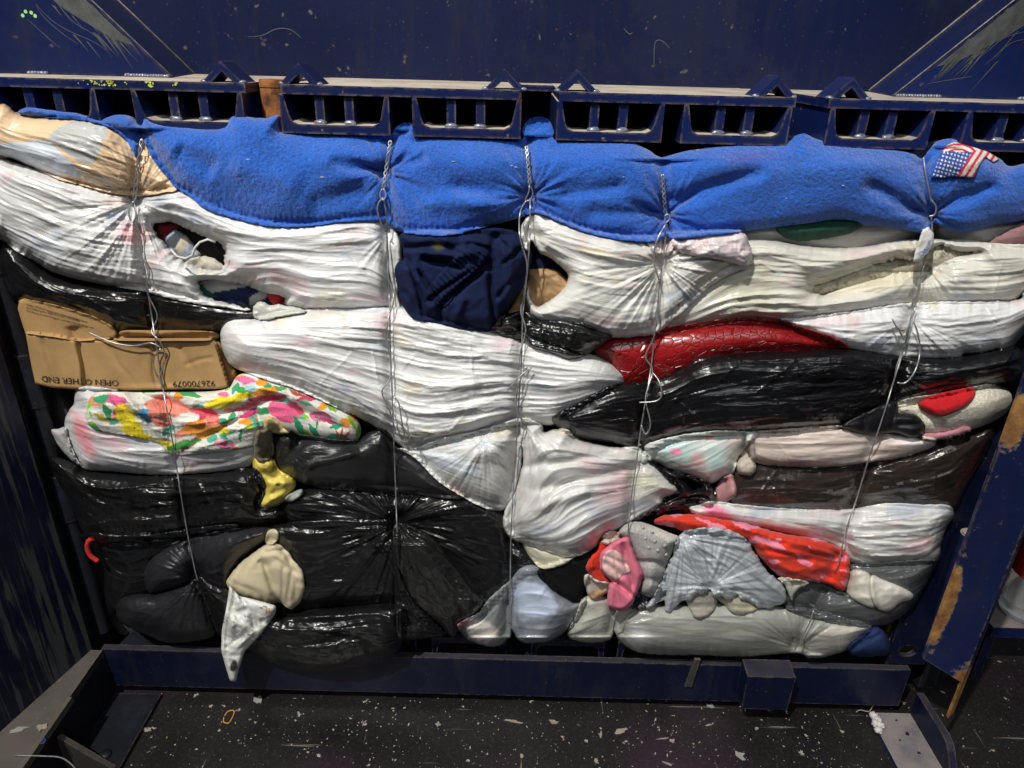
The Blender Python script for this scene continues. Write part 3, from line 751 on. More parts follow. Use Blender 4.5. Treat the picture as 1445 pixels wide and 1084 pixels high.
cyl('hinge_barrel', at_y(np.array(1322.), np.array(905.), -.03), at_y(np.array(1371.), np.array(752.), -.03), .017, 'navy_post', FR, 24, bevel=.002)
# ------------------------------------------------------------------ open door edge on the right
DP = empty('baler_door', (.79, -.1, .11), 'navy steel door edge with rust streaks standing open at the right', 'door')
hexa('door_skin', [(.753, -.10, .243), (.826, -.118, .205), (.826, -.112, .205), (.753, -.094, .243), (.753, -.10, 1.8), (.826, -.118, 1.8), (.826, -.112, 1.8), (.753, -.094, 1.8)], 'navy_post', DP, .001)
hexa('door_flange', [(.8262, -.1185, .112), (.845, -.104, .112), (.850, -.098, .112), (.8262, -.111, .112), (.8262, -.1185, 1.8), (.862, -.075, 1.8), (.866, -.070, 1.8), (.8262, -.111, 1.8)], 'navy_post', DP, .0015)
# ------------------------------------------------------------------ shelf and wrapped goods at the right edge
SH = empty('wall_shelf', (1.1, .1, .12), 'narrow navy steel shelf at the right edge beyond the door', 'shelf')
box('shelf_board', 1.028, 1.40, .09, .30, .118, .146, 'dusty_navy', SH)
box('shelf_bracket', 1.03, 1.05, .10, .30, .001, .1178, 'navy_post', SH)
BT = empty('plastic_bottle', (1.122, .13, .1465), 'clear plastic bottle with red wrap standing on the shelf', 'bottle')
bm = bmesh.new(); prof = [(.002, .0), (.044, .0), (.05, .012), (.046, .03), (.05, .05), (.045, .075), (.05, .10), (.046, .13), (.05, .16), (.05, .26)]
rg = [[bm.verts.new((1.122+r*math.cos(k*math.pi/14), .14+r*math.sin(k*math.pi/14), .1465+z)) for k in range(28)] for r, z in prof]
for A, B_ in zip(rg, rg[1:]):
    for k in range(28): bm.faces.new((A[k], A[(k+1) % 28], B_[(k+1) % 28], B_[k]))
bm_obj('bottle_body', bm, 'clear_plastic', BT, 0, True)
cyl('red_wrap', (1.122, .14, .255), (1.122, .14, .40), .052, 'red_cord', BT, 28)
# ================================================================== THE BALE (back to front)
K = (.0085, .0085, .0092); WH = (.80, .80, .79); CR = (.74, .71, .62); GY = (.30, .31, .31)
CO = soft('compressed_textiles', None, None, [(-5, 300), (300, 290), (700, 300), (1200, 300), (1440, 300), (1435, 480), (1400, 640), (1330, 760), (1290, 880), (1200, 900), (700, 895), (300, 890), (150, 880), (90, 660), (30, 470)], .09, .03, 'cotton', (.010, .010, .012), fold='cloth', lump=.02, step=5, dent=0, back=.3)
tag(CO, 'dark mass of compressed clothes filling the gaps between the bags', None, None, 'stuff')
for k_ in ('category',):
    if k_ in CO: del CO[k_]
BL = 'plastic bags squeezed in the bale'
def bag(label, out, y0, B, mat, col, **k): return soft(k.pop('name', 'plastic_bag'), label, k.pop('cat', 'bag'), out, y0, B, mat, col, **k)
# ---- upper right: grey clear bag behind, with green and pink pieces
bag('grey clear bag just under the blanket right of the fourth wire', [(1040, 318), (1150, 300), (1300, 300), (1475, 296), (1475, 356), (1350, 352), (1230, 356), (1120, 352), (1045, 346)], .02, .03, 'film_grey', (.36, .36, .34), fold='smooth', name='clear_bag')
soft('green_cloth', 'dark green cloth peeking out under the blanket hem', 'cloth', [(1094, 322), (1110, 308), (1170, 302), (1212, 305), (1220, 316), (1195, 331), (1160, 337), (1128, 341), (1105, 334)], .0, .012, 'cotton', (.006, .055, .035), fold='cloth', famp=.4, jag=1, dent=.3)
soft('pink_cloth', 'dusty pink cloth at the far right under the blanket', 'cloth', [(1394, 344), (1420, 326), (1445, 311), (1475, 302), (1475, 356), (1420, 350)], .0, .015, 'cotton', (.32, .17, .17), fold='smooth', dent=.3)
soft('knit_sweater', 'cream knitted sweater showing through the tear of the right cream bag', 'sweater', [(1135, 405), (1165, 392), (1225, 368), (1290, 358), (1330, 338), (1400, 345), (1395, 368), (1330, 384), (1250, 402), (1180, 422), (1140, 422)], .01, .02, 'cotton', (.55, .51, .39), fold='cloth', famp=.9, ang=-18, crump=.002, dent=.5,
     paint=lambda x, y, C: C*(1-.45*((np.abs(gn(x*.5, y*.12, 77)) < .06) & (gn(x*.03, y*.03, 78) > 0)))[:, None])
bag('large cream white bag with a torn opening right of the fourth wire', [(1036, 345), (1055, 337), (1097, 340), (1128, 346), (1169, 350), (1220, 348), (1257, 341), (1307, 337), (1353, 340), (1415, 344), (1475, 352), (1475, 406), (1445, 416), (1425, 428), (1360, 432), (1290, 432), (1220, 442), (1128, 455), (1090, 456), (1045, 453), (982, 463), (925, 471), (912, 462), (955, 420)],
    .0, .05, 'film_white', (.72, .70, .62), R=.05, fold='white', ang=-9, famp=1.15, pin=[(1306, 375, 70, .010, 13, .010)], holes=[[(1149, 403), (1168, 398), (1228, 376), (1265, 366), (1290, 367), (1319, 349), (1332, 346), (1352, 355), (1382, 355), (1348, 363), (1326, 373), (1311, 382), (1299, 384), (1270, 385), (1238, 394), (1197, 405), (1172, 413), (1160, 416), (1148, 411)]],
    tint=[(1050, 400, 60, 50, 0, (.52, .50, .40), .6), (1240, 400, 90, 14, -10, (.66, .61, .47), .7)])
bag('bright white bag under the cream bag at the right edge', [(1103, 452), (1128, 449), (1220, 437), (1290, 427), (1425, 424), (1445, 412), (1475, 403), (1475, 450), (1448, 468), (1430, 488), (1412, 499), (1405, 494), (1385, 500), (1363, 499), (1345, 508), (1290, 506), (1239, 501), (1192, 493), (1155, 478)],
    -.012, .045, 'film_white', (.80, .80, .80), fold='whitefine', famp=1.3, ang=-4, pin=[(1286, 450, 75, .007, 16, .006)], jag=1)
soft('crocodile_bag', 'shiny red crocodile embossed handbag wedged right of centre', 'handbag', [(834, 494), (845, 482), (865, 473), (900, 468), (925, 464), (982, 456), (1040, 448), (1086, 450), (1128, 461), (1170, 474), (1193, 486), (1193, 498), (1100, 508), (1000, 526), (940, 548), (880, 548), (860, 522)],
     .0, .045, 'croc', (.24, .003, .008), R=.06, lump=.006, crease=[(1010, 500, 1185, 490, 5, .004)], dent=.5, over=.004)
# ---- upper left
soft('torn_lining', 'black sequined cloth inside the upper hole of the left white bag', 'cloth', [(210, 310), (250, 305), (300, 325), (330, 350), (325, 390), (270, 385), (225, 350)], .03, .012, 'cotton', (.012, .012, .013), crump=.002, dent=.3)
soft('red_cloth', 'dark red cloth scrap at the top of the torn hole', 'cloth', [(218, 320), (224, 312), (247, 313), (250, 325), (240, 338), (228, 342)], .022, .010, 'cotton', (.20, .010, .018), R=.015, crump=.002, dent=.2)
soft('blue_cloth', 'pale blue cotton shirt crumpled in the torn hole', 'shirt', [(232, 340), (246, 325), (262, 332), (276, 350), (282, 362), (262, 370), (244, 360)], .018, .012, 'cotton', (.33, .37, .44), R=.015, crump=.003, dent=.2, tint=[(256, 345, 8, 14, 20, (.62, .55, .42), .3)])
soft('beige_knit', 'beige knit bunched at the foot of the torn hole', 'knitwear', [(258, 372), (280, 362), (300, 364), (316, 376), (312, 388), (280, 388), (264, 382)], .016, .012, 'cotton', (.55, .51, .42), R=.015, crump=.003, dent=.2)
def stripes(x, y, C):
    q = (x-300)*.35+(y-400)*.94; q = q-(x-320)*.18
    C[:] = (.50, .50, .48); C[(q < -2)] = (.012, .02, .085); C[(q > 16)] = (.012, .02, .085)
    C[(x < 306) & (y > 402+(x-284)*.8)] = (.01, .12, .08)
    C[(x > 352) & (np.abs((x-355)*.6+(y-425)) < 7)] = (.5, .5, .48)
    return C
soft('striped_shirt', 'navy and white striped shirt in the lower hole of the left white bag', 'shirt', [(272, 392), (310, 388), (360, 400), (395, 412), (392, 432), (362, 444), (325, 436), (285, 418)], .02, .015, 'cotton', (.02, .03, .1), R=.02, fold='cloth', famp=.5, ang=25, paint=stripes, dent=.2)
soft('red_scrap', 'bright red cloth corner at the end of the lower hole', 'cloth', [(378, 412), (398, 412), (412, 430), (392, 436), (380, 424)], .014, .012, 'cotton', (.42, .008, .012), R=.012, crump=.002, dent=.2)
bag('long black bag stretched above the cardboard box', [(3, 345), (28, 352), (66, 385), (110, 400), (213, 409), (316, 426), (368, 434), (366, 452), (335, 466), (300, 470), (260, 472), (200, 472), (162, 470), (146, 460), (118, 449), (80, 437), (40, 427), (18, 422), (6, 402), (0, 370)],
    -.0, .035, 'film_black', K, R=.04, fold='black', ang=13)
bag('big white bag with two torn holes at the upper left', [(-28, 212), (0, 219), (20, 228), (85, 248), (140, 263), (195, 270), (246, 262), (270, 270), (300, 285), (340, 300), (390, 310), (440, 312), (480, 306), (533, 305), (550, 312), (562, 330), (568, 350), (567, 385), (564, 420), (572, 440), (545, 446), (500, 442), (455, 443), (425, 440), (405, 432), (398, 428),
    (366, 425), (352, 438), (316, 434), (272, 428), (239, 421), (199, 411), (140, 401), (100, 392), (70, 382), (48, 368), (22, 354), (0, 338), (-28, 335)],
    .002, .055, 'film_white', (.76, .76, .75), R=.05, fold='white', ang=14, famp=1.1, pin=[(192, 284, 95, .011, 15, .012), (545, 330, 45, .006, 12, .006), (300, 375, 40, .004, 10, .0)],
    holes=[[(216, 322), (222, 314), (245, 315), (268, 325), (291, 335), (308, 342), (316, 353), (316, 369), (312, 381), (289, 380), (268, 373), (252, 363), (241, 352), (227, 338)],
           [(282, 405), (280, 396), (300, 395), (318, 397), (349, 403), (372, 413), (383, 415), (395, 417), (404, 426), (387, 430), (366, 425), (357, 436), (333, 430), (308, 425), (289, 416)]],
    tint=[(185, 330, 30, 18, 20, (.66, .36, .38), .9), (405, 395, 40, 14, 15, (.52, .38, .37), .9), (60, 345, 40, 20, 20, (.60, .63, .67), .9), (150, 262, 90, 10, 12, (.42, .42, .38), .8), (500, 330, 25, 14, 0, (.72, .66, .66), .8)])
tube('plastic_string', [tuple(at_y(np.array(float(a)), np.array(float(b_)), -.052-.006*c)) for a, b_, c in [(241, 352, 0), (250, 362, 1), (262, 365, 1.4), (272, 360, 1.6), (275, 350, 1.8), (282, 342, 1.8), (293, 338, 1.4), (304, 342, 1)]], .0017, 'lint')
tag(bpy.data.objects['plastic_string'], 'white plastic string looping across the torn hole', 'string')
def beige(x, y, C):
    n = 3*gn(x*.05, y*.05, 5)
    def poly(p): return inside(np.array(p, float), x+n, y+n)
    C[poly([(85, 178), (100, 170), (150, 178), (152, 190), (142, 212), (130, 232), (112, 230), (92, 215), (66, 196)])] = (.46, .47, .46)
    C[poly([(-30, 206), (10, 200), (30, 201), (58, 198), (70, 200), (92, 222), (112, 240), (118, 252), (80, 250), (40, 232), (10, 222), (-30, 215)])] = (.62, .67, .74)
    return C
bag('clear bag of tan clothes at the top left corner', [(-28, 150), (0, 146), (12, 150), (24, 160), (45, 165), (80, 165), (112, 168), (140, 172), (162, 180), (182, 196), (196, 202), (206, 198), (220, 220), (236, 242), (252, 266), (232, 272), (197, 277), (165, 274), (140, 269), (110, 260), (85, 254), (40, 234), (15, 224), (-28, 214)],
    -.006, .05, 'film_grey', (.72, .52, .33), R=.05, fold='whitefine', famp=1.0, ang=22, pin=[(194, 277, 75, .009, 17, .012)], paint=beige, name='clear_bag', over=.01)
# ---- cardboard box
bx = soft('cardboard_box', 'crushed brown cardboard box with upside-down printing below the black bag', 'box', [(36, 470), (75, 474), (110, 481), (125, 480), (303, 480), (309, 500), (323, 547), (306, 549), (240, 550), (165, 551), (113, 550), (70, 547), (50, 542), (44, 515)], -.020, .008, 'card', (.40, .25, .11), R=.003, sharp=True, lump=.001, over=.001, dent=.3,
          crease=[(111, 480, 124, 552, 4, .010), (213, 485, 222, 550, 3, .003), (150, 488, 190, 545, 4, .0025), (252, 484, 285, 546, 5, .003), (60, 480, 80, 540, 5, .003), (262, 515, 300, 505, 3, .002)], back=.2)
soft('flap', None, None, [(25, 436), (27, 424), (33, 421), (78, 430), (132, 446), (158, 460), (166, 470), (163, 478), (112, 482), (75, 476), (36, 471), (31, 456)], -.014, .008, 'card', (.39, .24, .105), R=.005, sharp=True, lump=.001, over=.001, dent=.2, parent=bx, crease=[(105, 462, 106, 480, 9, .008)])
soft('flap', None, None, [(165, 474), (172, 467), (200, 466), (300, 468), (302, 480), (240, 482), (165, 481)], -.004, .014, 'card', (.34, .20, .09), R=.012, lump=.003, parent=bx, dent=.4, crease=[(170, 472, 235, 478, 3, .004)])
soft('flap', None, None, [(302, 482), (312, 484), (326, 515), (334, 525), (330, 540), (322, 547), (310, 510)], .0, .015, 'card', (.30, .18, .08), R=.012, parent=bx)
# ---- floral cloth and pink white bag
bag('white bag with pink cloth showing through under the floral cloth', [(91, 597), (97, 580), (105, 568), (106, 553), (130, 545), (220, 560), (330, 575), (390, 590), (375, 640), (357, 655), (346, 661), (309, 666), (247, 670), (205, 670), (164, 666), (122, 663), (108, 652), (98, 630)], -.004, .042, 'film_white', (.72, .72, .73), fold='whitefine', ang=12, famp=1.2,
    tint=[(118, 615, 13, 42, -22, (.78, .30, .36), .8), (160, 625, 30, 14, 15, (.72, .52, .56), .9), (320, 648, 50, 14, 0, (.45, .45, .46), .7)])
bag('thin white plastic flap left of the pink bag', [(72, 608), (83, 605), (93, 603), (100, 628), (112, 652), (125, 664), (104, 652), (86, 634)], -.01, .012, 'film_white', (.50, .51, .50), R=.02, fold='whitefine', name='plastic_flap')
FLW = [  # cx, cy, rx, ry, angle, colour
 (164, 565, 16, 8, 15, (.72, .12, .30)), (143, 563, 11, 6, -20, (.03, .30, .14)), (151, 582, 5, 15, -25, (.03, .26, .10)), (172, 578, 12, 8, 0, (.78, .60, .03)), (183, 597, 24, 9, 30, (.80, .68, .03)), (193, 612, 26, 6, 17, (.82, .66, .02)),
 (143, 589, 12, 4, 30, (.50, .42, .05)), (203, 584, 8, 7, 0, (.05, .33, .62)), (209, 592, 7, 5, 30, (.04, .30, .6)), (236, 574, 34, 15, 8, (.78, .27, .20)), (226, 592, 20, 10, 30, (.72, .24, .18)), (288, 582, 24, 6, 10, (.68, .09, .14)), (276, 603, 18, 10, -10, (.80, .28, .03)), (292, 610, 18, 8, -25, (.82, .33, .04)),
 (258, 628, 28, 6, -15, (.05, .28, .05)), (238, 607, 12, 5, -40, (.10, .42, .30)), (313, 568, 26, 8, -10, (.84, .70, .02)), (267, 556, 20, 4, 12, (.05, .30, .08)), (205, 551, 14, 4, 5, (.08, .35, .05)), (190, 548, 12, 5, 0, (.70, .14, .20)), (346, 536, 16, 5, 8, (.72, .16, .33)), (353, 548, 7, 4, 0, (.30, .56, .62)), (332, 549, 4, 9, 25, (.04, .36, .16)), (322, 545, 3, 8, 30, (.2, .5, .03)),
 (351, 584, 16, 6, -22, (.50, .04, .14)), (316, 595, 8, 4, 20, (.03, .30, .14)), (328, 588, 7, 4, -60, (.03, .32, .15)), (340, 614, 3, 10, 0, (.03, .32, .12)), (326, 610, 7, 3, -25, (.05, .36, .12)), (316, 614, 5, 3, 20, (.04, .34, .12)), (316, 627, 15, 6, 8, (.74, .20, .36)), (352, 604, 6, 4, -20, (.3, .55, .05)), (372, 553, 32, 5, -12, (.80, .34, .02)), (340, 560, 20, 5, -12, (.82, .66, .02)),
 (378, 562, 32, 5, -6, (.48, .05, .09)), (350, 573, 26, 4, -22, (.74, .16, .25)), (400, 582, 24, 12, 25, (.80, .12, .28)), (421, 600, 5, 17, -28, (.02, .30, .13)), (443, 608, 5, 12, -38, (.02, .31, .14)), (452, 588, 16, 8, 15, (.66, .17, .30)), (432, 569, 10, 4, 15, (.18, .42, .28)), (465, 595, 26, 3, 18, (.34, .06, .12)), (475, 602, 11, 4, -8, (.02, .28, .14)), (496, 596, 3, 12, -35, (.20, .46, .02)), (505, 609, 3, 11, 5, (.22, .48, .02)), (467, 575, 9, 3, 30, (.2, .45, .03)),
 (483, 611, 2, 8, 0, (.55, .08, .06)), (477, 613, 2, 7, -30, (.55, .08, .06)), (490, 613, 2, 7, 30, (.55, .08, .06)), (126, 572, 3, 7, 20, (.25, .60, .02)), (131, 598, 6, 3, 30, (.25, .60, .02)), (128, 585, 2, 5, -20, (.25, .60, .02)), (230, 632, 14, 3, 40, (.70, .68, .3)), (420, 555, 14, 3, 20, (.50, .08, .06)), (395, 548, 10, 3, 10, (.1, .35, .1)), (448, 600, 1.2, 15, 12, (.02, .3, .14)), (425, 589, 3, 3, 0, (.1, .45, .3))]
_r = random.Random(12)
FLW = [(_r.uniform(120, 510), _r.uniform(530, 642), _r.uniform(7, 18), _r.uniform(3.5, 7), _r.uniform(-60, 60), _r.choice([(.03, .30, .12), (.05, .34, .06), (.72, .16, .32), (.80, .64, .03), (.78, .26, .16), (.80, .30, .03), (.10, .42, .30), (.20, .48, .03), (.24, .55, .02), (.55, .06, .12)])) for _ in range(70)]+FLW
def floral(x, y, C):
    xx = x+3.0*gn(x*.08, y*.08, 301)+1.2*gn(x*.3, y*.3, 303); yy = y+3.0*gn(x*.08, y*.08, 302)+1.2*gn(x*.3, y*.3, 304)
    for cx, cy, rx, ry, a, c in FLW:
        a = math.radians(a); ex = (xx-cx)*math.cos(a)+(yy-cy)*math.sin(a); ey = -(xx-cx)*math.sin(a)+(yy-cy)*math.cos(a)
        pw = 1.4 if min(rx, ry)*2.2 < max(rx, ry) else 2
        q = np.abs(ex/rx)**pw+np.abs(ey/ry)**pw
        m = q < 1; C[m] = c
        if c[0] > .7 and rx > 15:
            vein = m & (np.abs(np.sin(ex*.75)) < .22) & (q > .15) & (q < .8); C[vein] = (c[0]*.95, c[1]*.55, c[2]*.6)
    return C
soft('floral_cloth', 'white tablecloth with pink yellow and green flower print below the box', 'cloth', [(121, 578), (126, 564), (136, 554), (165, 553), (200, 553), (250, 553), (300, 552), (323, 546), (335, 530), (355, 526), (390, 534), (425, 548), (455, 562), (480, 576), (500, 588), (509, 602), (508, 616), (500, 623), (475, 624), (432, 618), (405, 612), (385, 606), (372, 612), (360, 628), (330, 635), (300, 639), (270, 642), (243, 643), (234, 636), (224, 626), (200, 619), (172, 614), (143, 609), (128, 603), (121, 592)],
     -.016, .035, 'cotton', (.72, .71, .64), R=.022, fold='cloth', famp=.9, ang=6, step=1.2, paint=floral, lump=.006, over=.008,
     crease=[(160, 560, 235, 640, 6, .012), (190, 556, 300, 585, 5, .010), (290, 590, 400, 562, 6, .012), (255, 640, 360, 575, 5, .007), (380, 560, 480, 600, 5, .007), (205, 600, 235, 636, 4, .008), (175, 555, 205, 590, 4, -.006), (250, 560, 330, 565, 5, -.005), (355, 560, 370, 610, 4, .008)])
# ---- navy sweatpants, brown paper
soft('navy_cloth', 'navy cloth edge between the third wire and the brown paper', 'cloth', [(728, 330), (748, 336), (768, 350), (779, 364), (790, 388), (760, 394), (738, 388)], .005, .015, 'denim', (.010, .016, .052), R=.02, fold='cloth', famp=.6, ang=40, dent=.3)
soft('brown_paper', 'crumpled brown paper bag showing through the torn white bag', 'paper bag', [(715, 446), (726, 424), (742, 398), (745, 381), (783, 381), (803, 396), (824, 413), (812, 428), (783, 432), (757, 436), (748, 448)], -.002, .02, 'paper', (.36, .225, .11), R=.02, crump=.0035, dent=.4, tint=[(806, 418, 14, 9, 10, (.20, .10, .05), .3)])
bag('wide white bag stretched across the middle left of centre', [(311, 476), (313, 464), (321, 455), (335, 451), (360, 450), (376, 445), (399, 439), (449, 436), (500, 436), (568, 434), (620, 446), (680, 458), (730, 468), (770, 480), (810, 492), (845, 504), (868, 519), (880, 540), (850, 565), (800, 588), (778, 600), (735, 598), (690, 607), (620, 628), (590, 634), (573, 633), (556, 623), (537, 607), (506, 590), (454, 566), (413, 548), (380, 538), (345, 525), (328, 517), (317, 503)],
    -.016, .06, 'film_white', (.78, .78, .765), R=.055, fold='white', ang=6, famp=1.35, over=.014, lump=.012)
soft('white_scrap', 'ragged white plastic scrap beside the red cloth corner', 'scrap', [(357, 444), (358, 432), (366, 425), (380, 430), (396, 430), (420, 434), (432, 440), (400, 446), (372, 452), (362, 450)], -.03, .012, 'film_white', (.60, .60, .54), R=.012, crump=.003, jag=1.5)
PANT = soft('sweatpants', 'bunched navy sweatpants with ribbed waistband under the blanket', 'sweatpants', [(566, 330), (600, 326), (635, 325), (666, 322), (708, 322), (733, 330), (748, 352), (750, 367), (741, 400), (718, 435), (700, 463), (676, 467), (645, 462), (616, 455), (587, 452), (573, 439), (564, 420), (559, 395), (557, 380), (561, 371), (570, 364), (567, 350)],
     -.030, .050, 'denim', (.010, .016, .054), R=.05, fold='cloth', famp=.5, ang=-45, lump=.012, dent=.4, pile=.0004, tint=[(618, 348, 9, 8, 30, (.09, .08, .03), .9), (638, 388, 6, 6, 0, (.07, .065, .03), .9)],
     crease=[(568, 350, 655, 346, 6, .016), (576, 366, 598, 442, 4, .016), (592, 384, 622, 432, 4, .014), (598, 366, 652, 378, 4, .014), (590, 356, 650, 362, 4, -.010), (625, 336, 668, 362, 5, -.012), (660, 345, 690, 352, 5, .014),
             (606, 425, 660, 384, 3.5, .012), (622, 432, 690, 372, 4, .020), (700, 332, 690, 380, 6, .018), (692, 385, 698, 462, 4, .016), (722, 350, 714, 430, 6, -.012), (704, 350, 712, 342, 7, .018), (712, 372, 735, 350, 4, .012), (640, 330, 725, 334, 9, .024), (617, 455, 624, 432, 4, .010), (574, 378, 590, 400, 4, -.008), (655, 420, 640, 458, 6, -.008), (700, 420, 738, 385, 4, .010), (570, 410, 590, 440, 4, .008)])
WB = np.array([(610, 424), (602, 412), (630, 374), (654, 354), (672, 348), (688, 356), (686, 368), (655, 400), (628, 434)], float)
def ribs(x, y, C):
    return C
wbo = soft('waistband', None, None, [tuple(p) for p in WB], 0, .008, 'denim', (.010, .016, .054), R=.008, step=1, parent=PANT, follow=.001, dent=0)
me_ = wbo.data
co = np.empty(len(me_.vertices)*3, np.float32); me_.vertices.foreach_get('co', co); co = co.reshape(-1, 3)
q_ = (co[:, 0]*.70+co[:, 2]*.70); co[:, 1] += .0030*np.abs(np.sin(q_*math.pi/.0075))
me_.vertices.foreach_set('co', co.ravel())
bag('white bag gathered at the fourth wire left of the cream bag', [(736, 318), (756, 298), (785, 308), (830, 324), (880, 332), (922, 334), (940, 330), (985, 326), (1030, 324), (1050, 328), (1058, 345), (1062, 362), (1054, 378), (1038, 384), (1003, 404), (965, 440), (928, 470), (900, 475), (880, 477), (855, 475), (830, 467), (800, 459), (762, 453), (747, 441), (741, 420), (746, 405), (748, 420), (757, 432), (769, 428), (791, 412), (801, 397), (798, 383), (777, 365), (762, 357), (750, 340), (744, 354), (738, 344)],
    -.020, .05, 'film_white', (.76, .745, .70), R=.045, fold='whitefine', famp=.9, ang=4, pin=[(933, 372, 105, .015, 17, .014), (748, 330, 40, .006, 12, .006)], tint=[(985, 345, 70, 14, -4, (.68, .54, .55), .8), (840, 430, 50, 26, 10, (.52, .52, .48), .9), (840, 355, 30, 6, 8, (.72, .62, .46), .8), (1000, 390, 25, 18, -40, (.60, .54, .47), .8), (958, 430, 3, 5, 0, (.4, .1, .13), .9), (975, 405, 3, 3, 0, (.45, .15, .18), .9), (918, 450, 3, 3, 0, (.45, .1, .12), .9)])
soft('white_flap', 'folded pinkish white plastic corner right of the fourth wire', 'plastic flap', [(948, 338), (985, 331), (1030, 327), (1050, 330), (1057, 342), (1062, 360), (1054, 377), (1035, 372), (1010, 366), (985, 362), (960, 356)], -.06, .012, 'film_white', (.76, .66, .67), R=.015, crump=.003, over=.008, jag=.6)
bag('small crumpled black bag under the brown paper', [(694, 466), (706, 448), (722, 441), (744, 439), (762, 452), (793, 453), (824, 456), (845, 466), (864, 475), (854, 484), (833, 498), (816, 505), (800, 506), (783, 499), (771, 496), (750, 490), (735, 480), (712, 474)], -.035, .035, 'film_black', K, R=.03, fold='black', crump=.003, ang=14, over=.014)
# ---- right middle
bag('long glossy black bag across the right middle', [(779, 592), (790, 581), (812, 571), (845, 552), (875, 540), (910, 538), (940, 530), (960, 522), (993, 504), (1061, 497), (1130, 495), (1195, 493), (1262, 502), (1330, 506), (1396, 496), (1434, 488), (1442, 510), (1430, 536), (1363, 551), (1300, 565), (1266, 570), (1255, 590), (1192, 603), (1108, 610), (1061, 612), (960, 620), (930, 632), (905, 635), (862, 625), (812, 618), (790, 606)],
    -.022, .055, 'film_black', (.0055, .0055, .0065), R=.05, fold='black', ang=-5, famp=1.0, over=.014, pin=[(1262, 528, 50, .008, 13, .006), (790, 592, 60, .006, 11, 0)])
TOY = soft('plush_toy', 'cream plush toy with a red patch at the right end of the black bag', 'plush toy', [(1262, 572), (1282, 562), (1320, 556), (1376, 545), (1397, 542), (1419, 548), (1428, 560), (1421, 581), (1395, 598), (1362, 609), (1330, 615), (1302, 615), (1287, 595), (1264, 588)], -.016, .045, 'plush', (.66, .62, .50), R=.04, dent=.3, lump=.01, over=.006, pile=.0012, crease=[(1285, 570, 1330, 605, 8, .010), (1300, 578, 1330, 592, 5, .006)])
soft('red_patch', 'red velvet patch on the plush', None, [(1295, 570), (1316, 558), (1345, 551), (1374, 547), (1375, 561), (1360, 576), (1330, 588), (1309, 584)], 0, .010, 'cotton', (.50, .006, .012), R=.012, parent=TOY, follow=.001, dent=0)
for p_ in ((1312, 580, 1350, 566), (1325, 586, 1366, 566)):
    pass
soft('pink_rib_cloth', 'pink ribbed cloth strip below the plush toy', 'cloth', [(1300, 613), (1330, 610), (1364, 602), (1368, 609), (1340, 618), (1314, 622)], -.04, .012, 'cotton', (.52, .22, .27), R=.008, fold='cloth', famp=.4, over=.004)
bag('dark brown bag with faint printing in the right lower half', [(1030, 655), (1062, 644), (1100, 652), (1165, 655), (1225, 648), (1300, 634), (1330, 618), (1366, 610), (1398, 600), (1402, 620), (1384, 655), (1364, 692), (1350, 718), (1320, 724), (1240, 718), (1150, 722), (1050, 722), (1022, 708)],
    .0, .045, 'film_black', (.030, .022, .018), R=.05, fold='black', ang=-4, famp=.8)
bag('pale pink clear bag under the long black bag', [(1052, 612), (1100, 606), (1172, 601), (1215, 600), (1240, 606), (1292, 614), (1320, 619), (1314, 632), (1268, 647), (1225, 653), (1165, 660), (1100, 658), (1065, 652), (1056, 632)], -.022, .035, 'film_grey', (.62, .52, .46), R=.03, fold='whitefine', ang=2, name='clear_bag', tint=[(1125, 652, 20, 6, 0, (.42, .34, .36), .8), (1290, 625, 30, 10, 10, (.78, .70, .70), .8)])
soft('black_strap', 'black padded strap and handle hanging from the long black bag', 'strap', [(1188, 600), (1220, 583), (1258, 566), (1268, 572), (1264, 584), (1288, 584), (1300, 592), (1306, 603), (1302, 613), (1286, 618), (1264, 611), (1222, 613), (1196, 606)], -.045, .024, 'rubber', (.008, .008, .010), R=.018, dent=.3, over=.012, crease=[(1262, 570, 1258, 610, 4, .006), (1265, 599, 1300, 598, 4, .008), (1222, 586, 1218, 612, 4, .005)])
# ---- lower middle
bag('black bag spreading to the right from the foot of the second wire', [(395, 715), (430, 690), (475, 687), (580, 692), (640, 696), (690, 712), (716, 730), (730, 760), (760, 790), (775, 810), (745, 830), (710, 850), (670, 880), (640, 890), (600, 880), (565, 860), (545, 800), (480, 760), (420, 752)], .0, .05, 'film_black', K, fold='black', famp=.7, ang=15, pin=[(559, 738, 190, .012, 21, .016)])
bag('smooth black bag below the floral cloth', [(384, 625), (390, 611), (409, 606), (417, 611), (446, 616), (496, 621), (525, 608), (540, 604), (552, 614), (560, 629), (578, 636), (602, 656), (631, 683), (655, 702), (630, 704), (579, 697), (475, 691), (434, 685), (413, 676), (392, 663), (385, 646)], -.012, .045, 'film_matte', (.017, .017, .018), R=.045, fold='smooth', famp=.8, ang=12, lump=.012, over=.016, pin=[(410, 640, 40, .006, 12, 0)], crease=[(390, 660, 430, 615, 10, .010), (430, 660, 500, 640, 6, -.008)])
soft('yellow_shoe', 'yellow foam clog squeezed beside the smooth black bag', 'shoe', [(357, 650), (370, 646), (386, 648), (393, 662), (413, 675), (418, 684), (407, 703), (386, 717), (370, 721), (363, 710), (372, 690), (359, 675)], -.012, .035, 'rubber', (.62, .50, .10), R=.02, crump=.0045, dent=.2, over=.01, tint=[(378, 662, 16, 7, 10, (.24, .18, .03), .5), (392, 684, 5, 2.5, -20, (.05, .04, .01), .4)], crease=[(362, 668, 392, 676, 5, .008), (372, 700, 412, 688, 4, .005)])
soft('pale_scrap', 'pale yellow cloth tip above the smooth black bag', 'cloth', [(372, 592), (384, 588), (402, 604), (408, 611), (390, 612), (376, 608)], -.035, .012, 'cotton', (.62, .50, .22), R=.01, dent=.2)
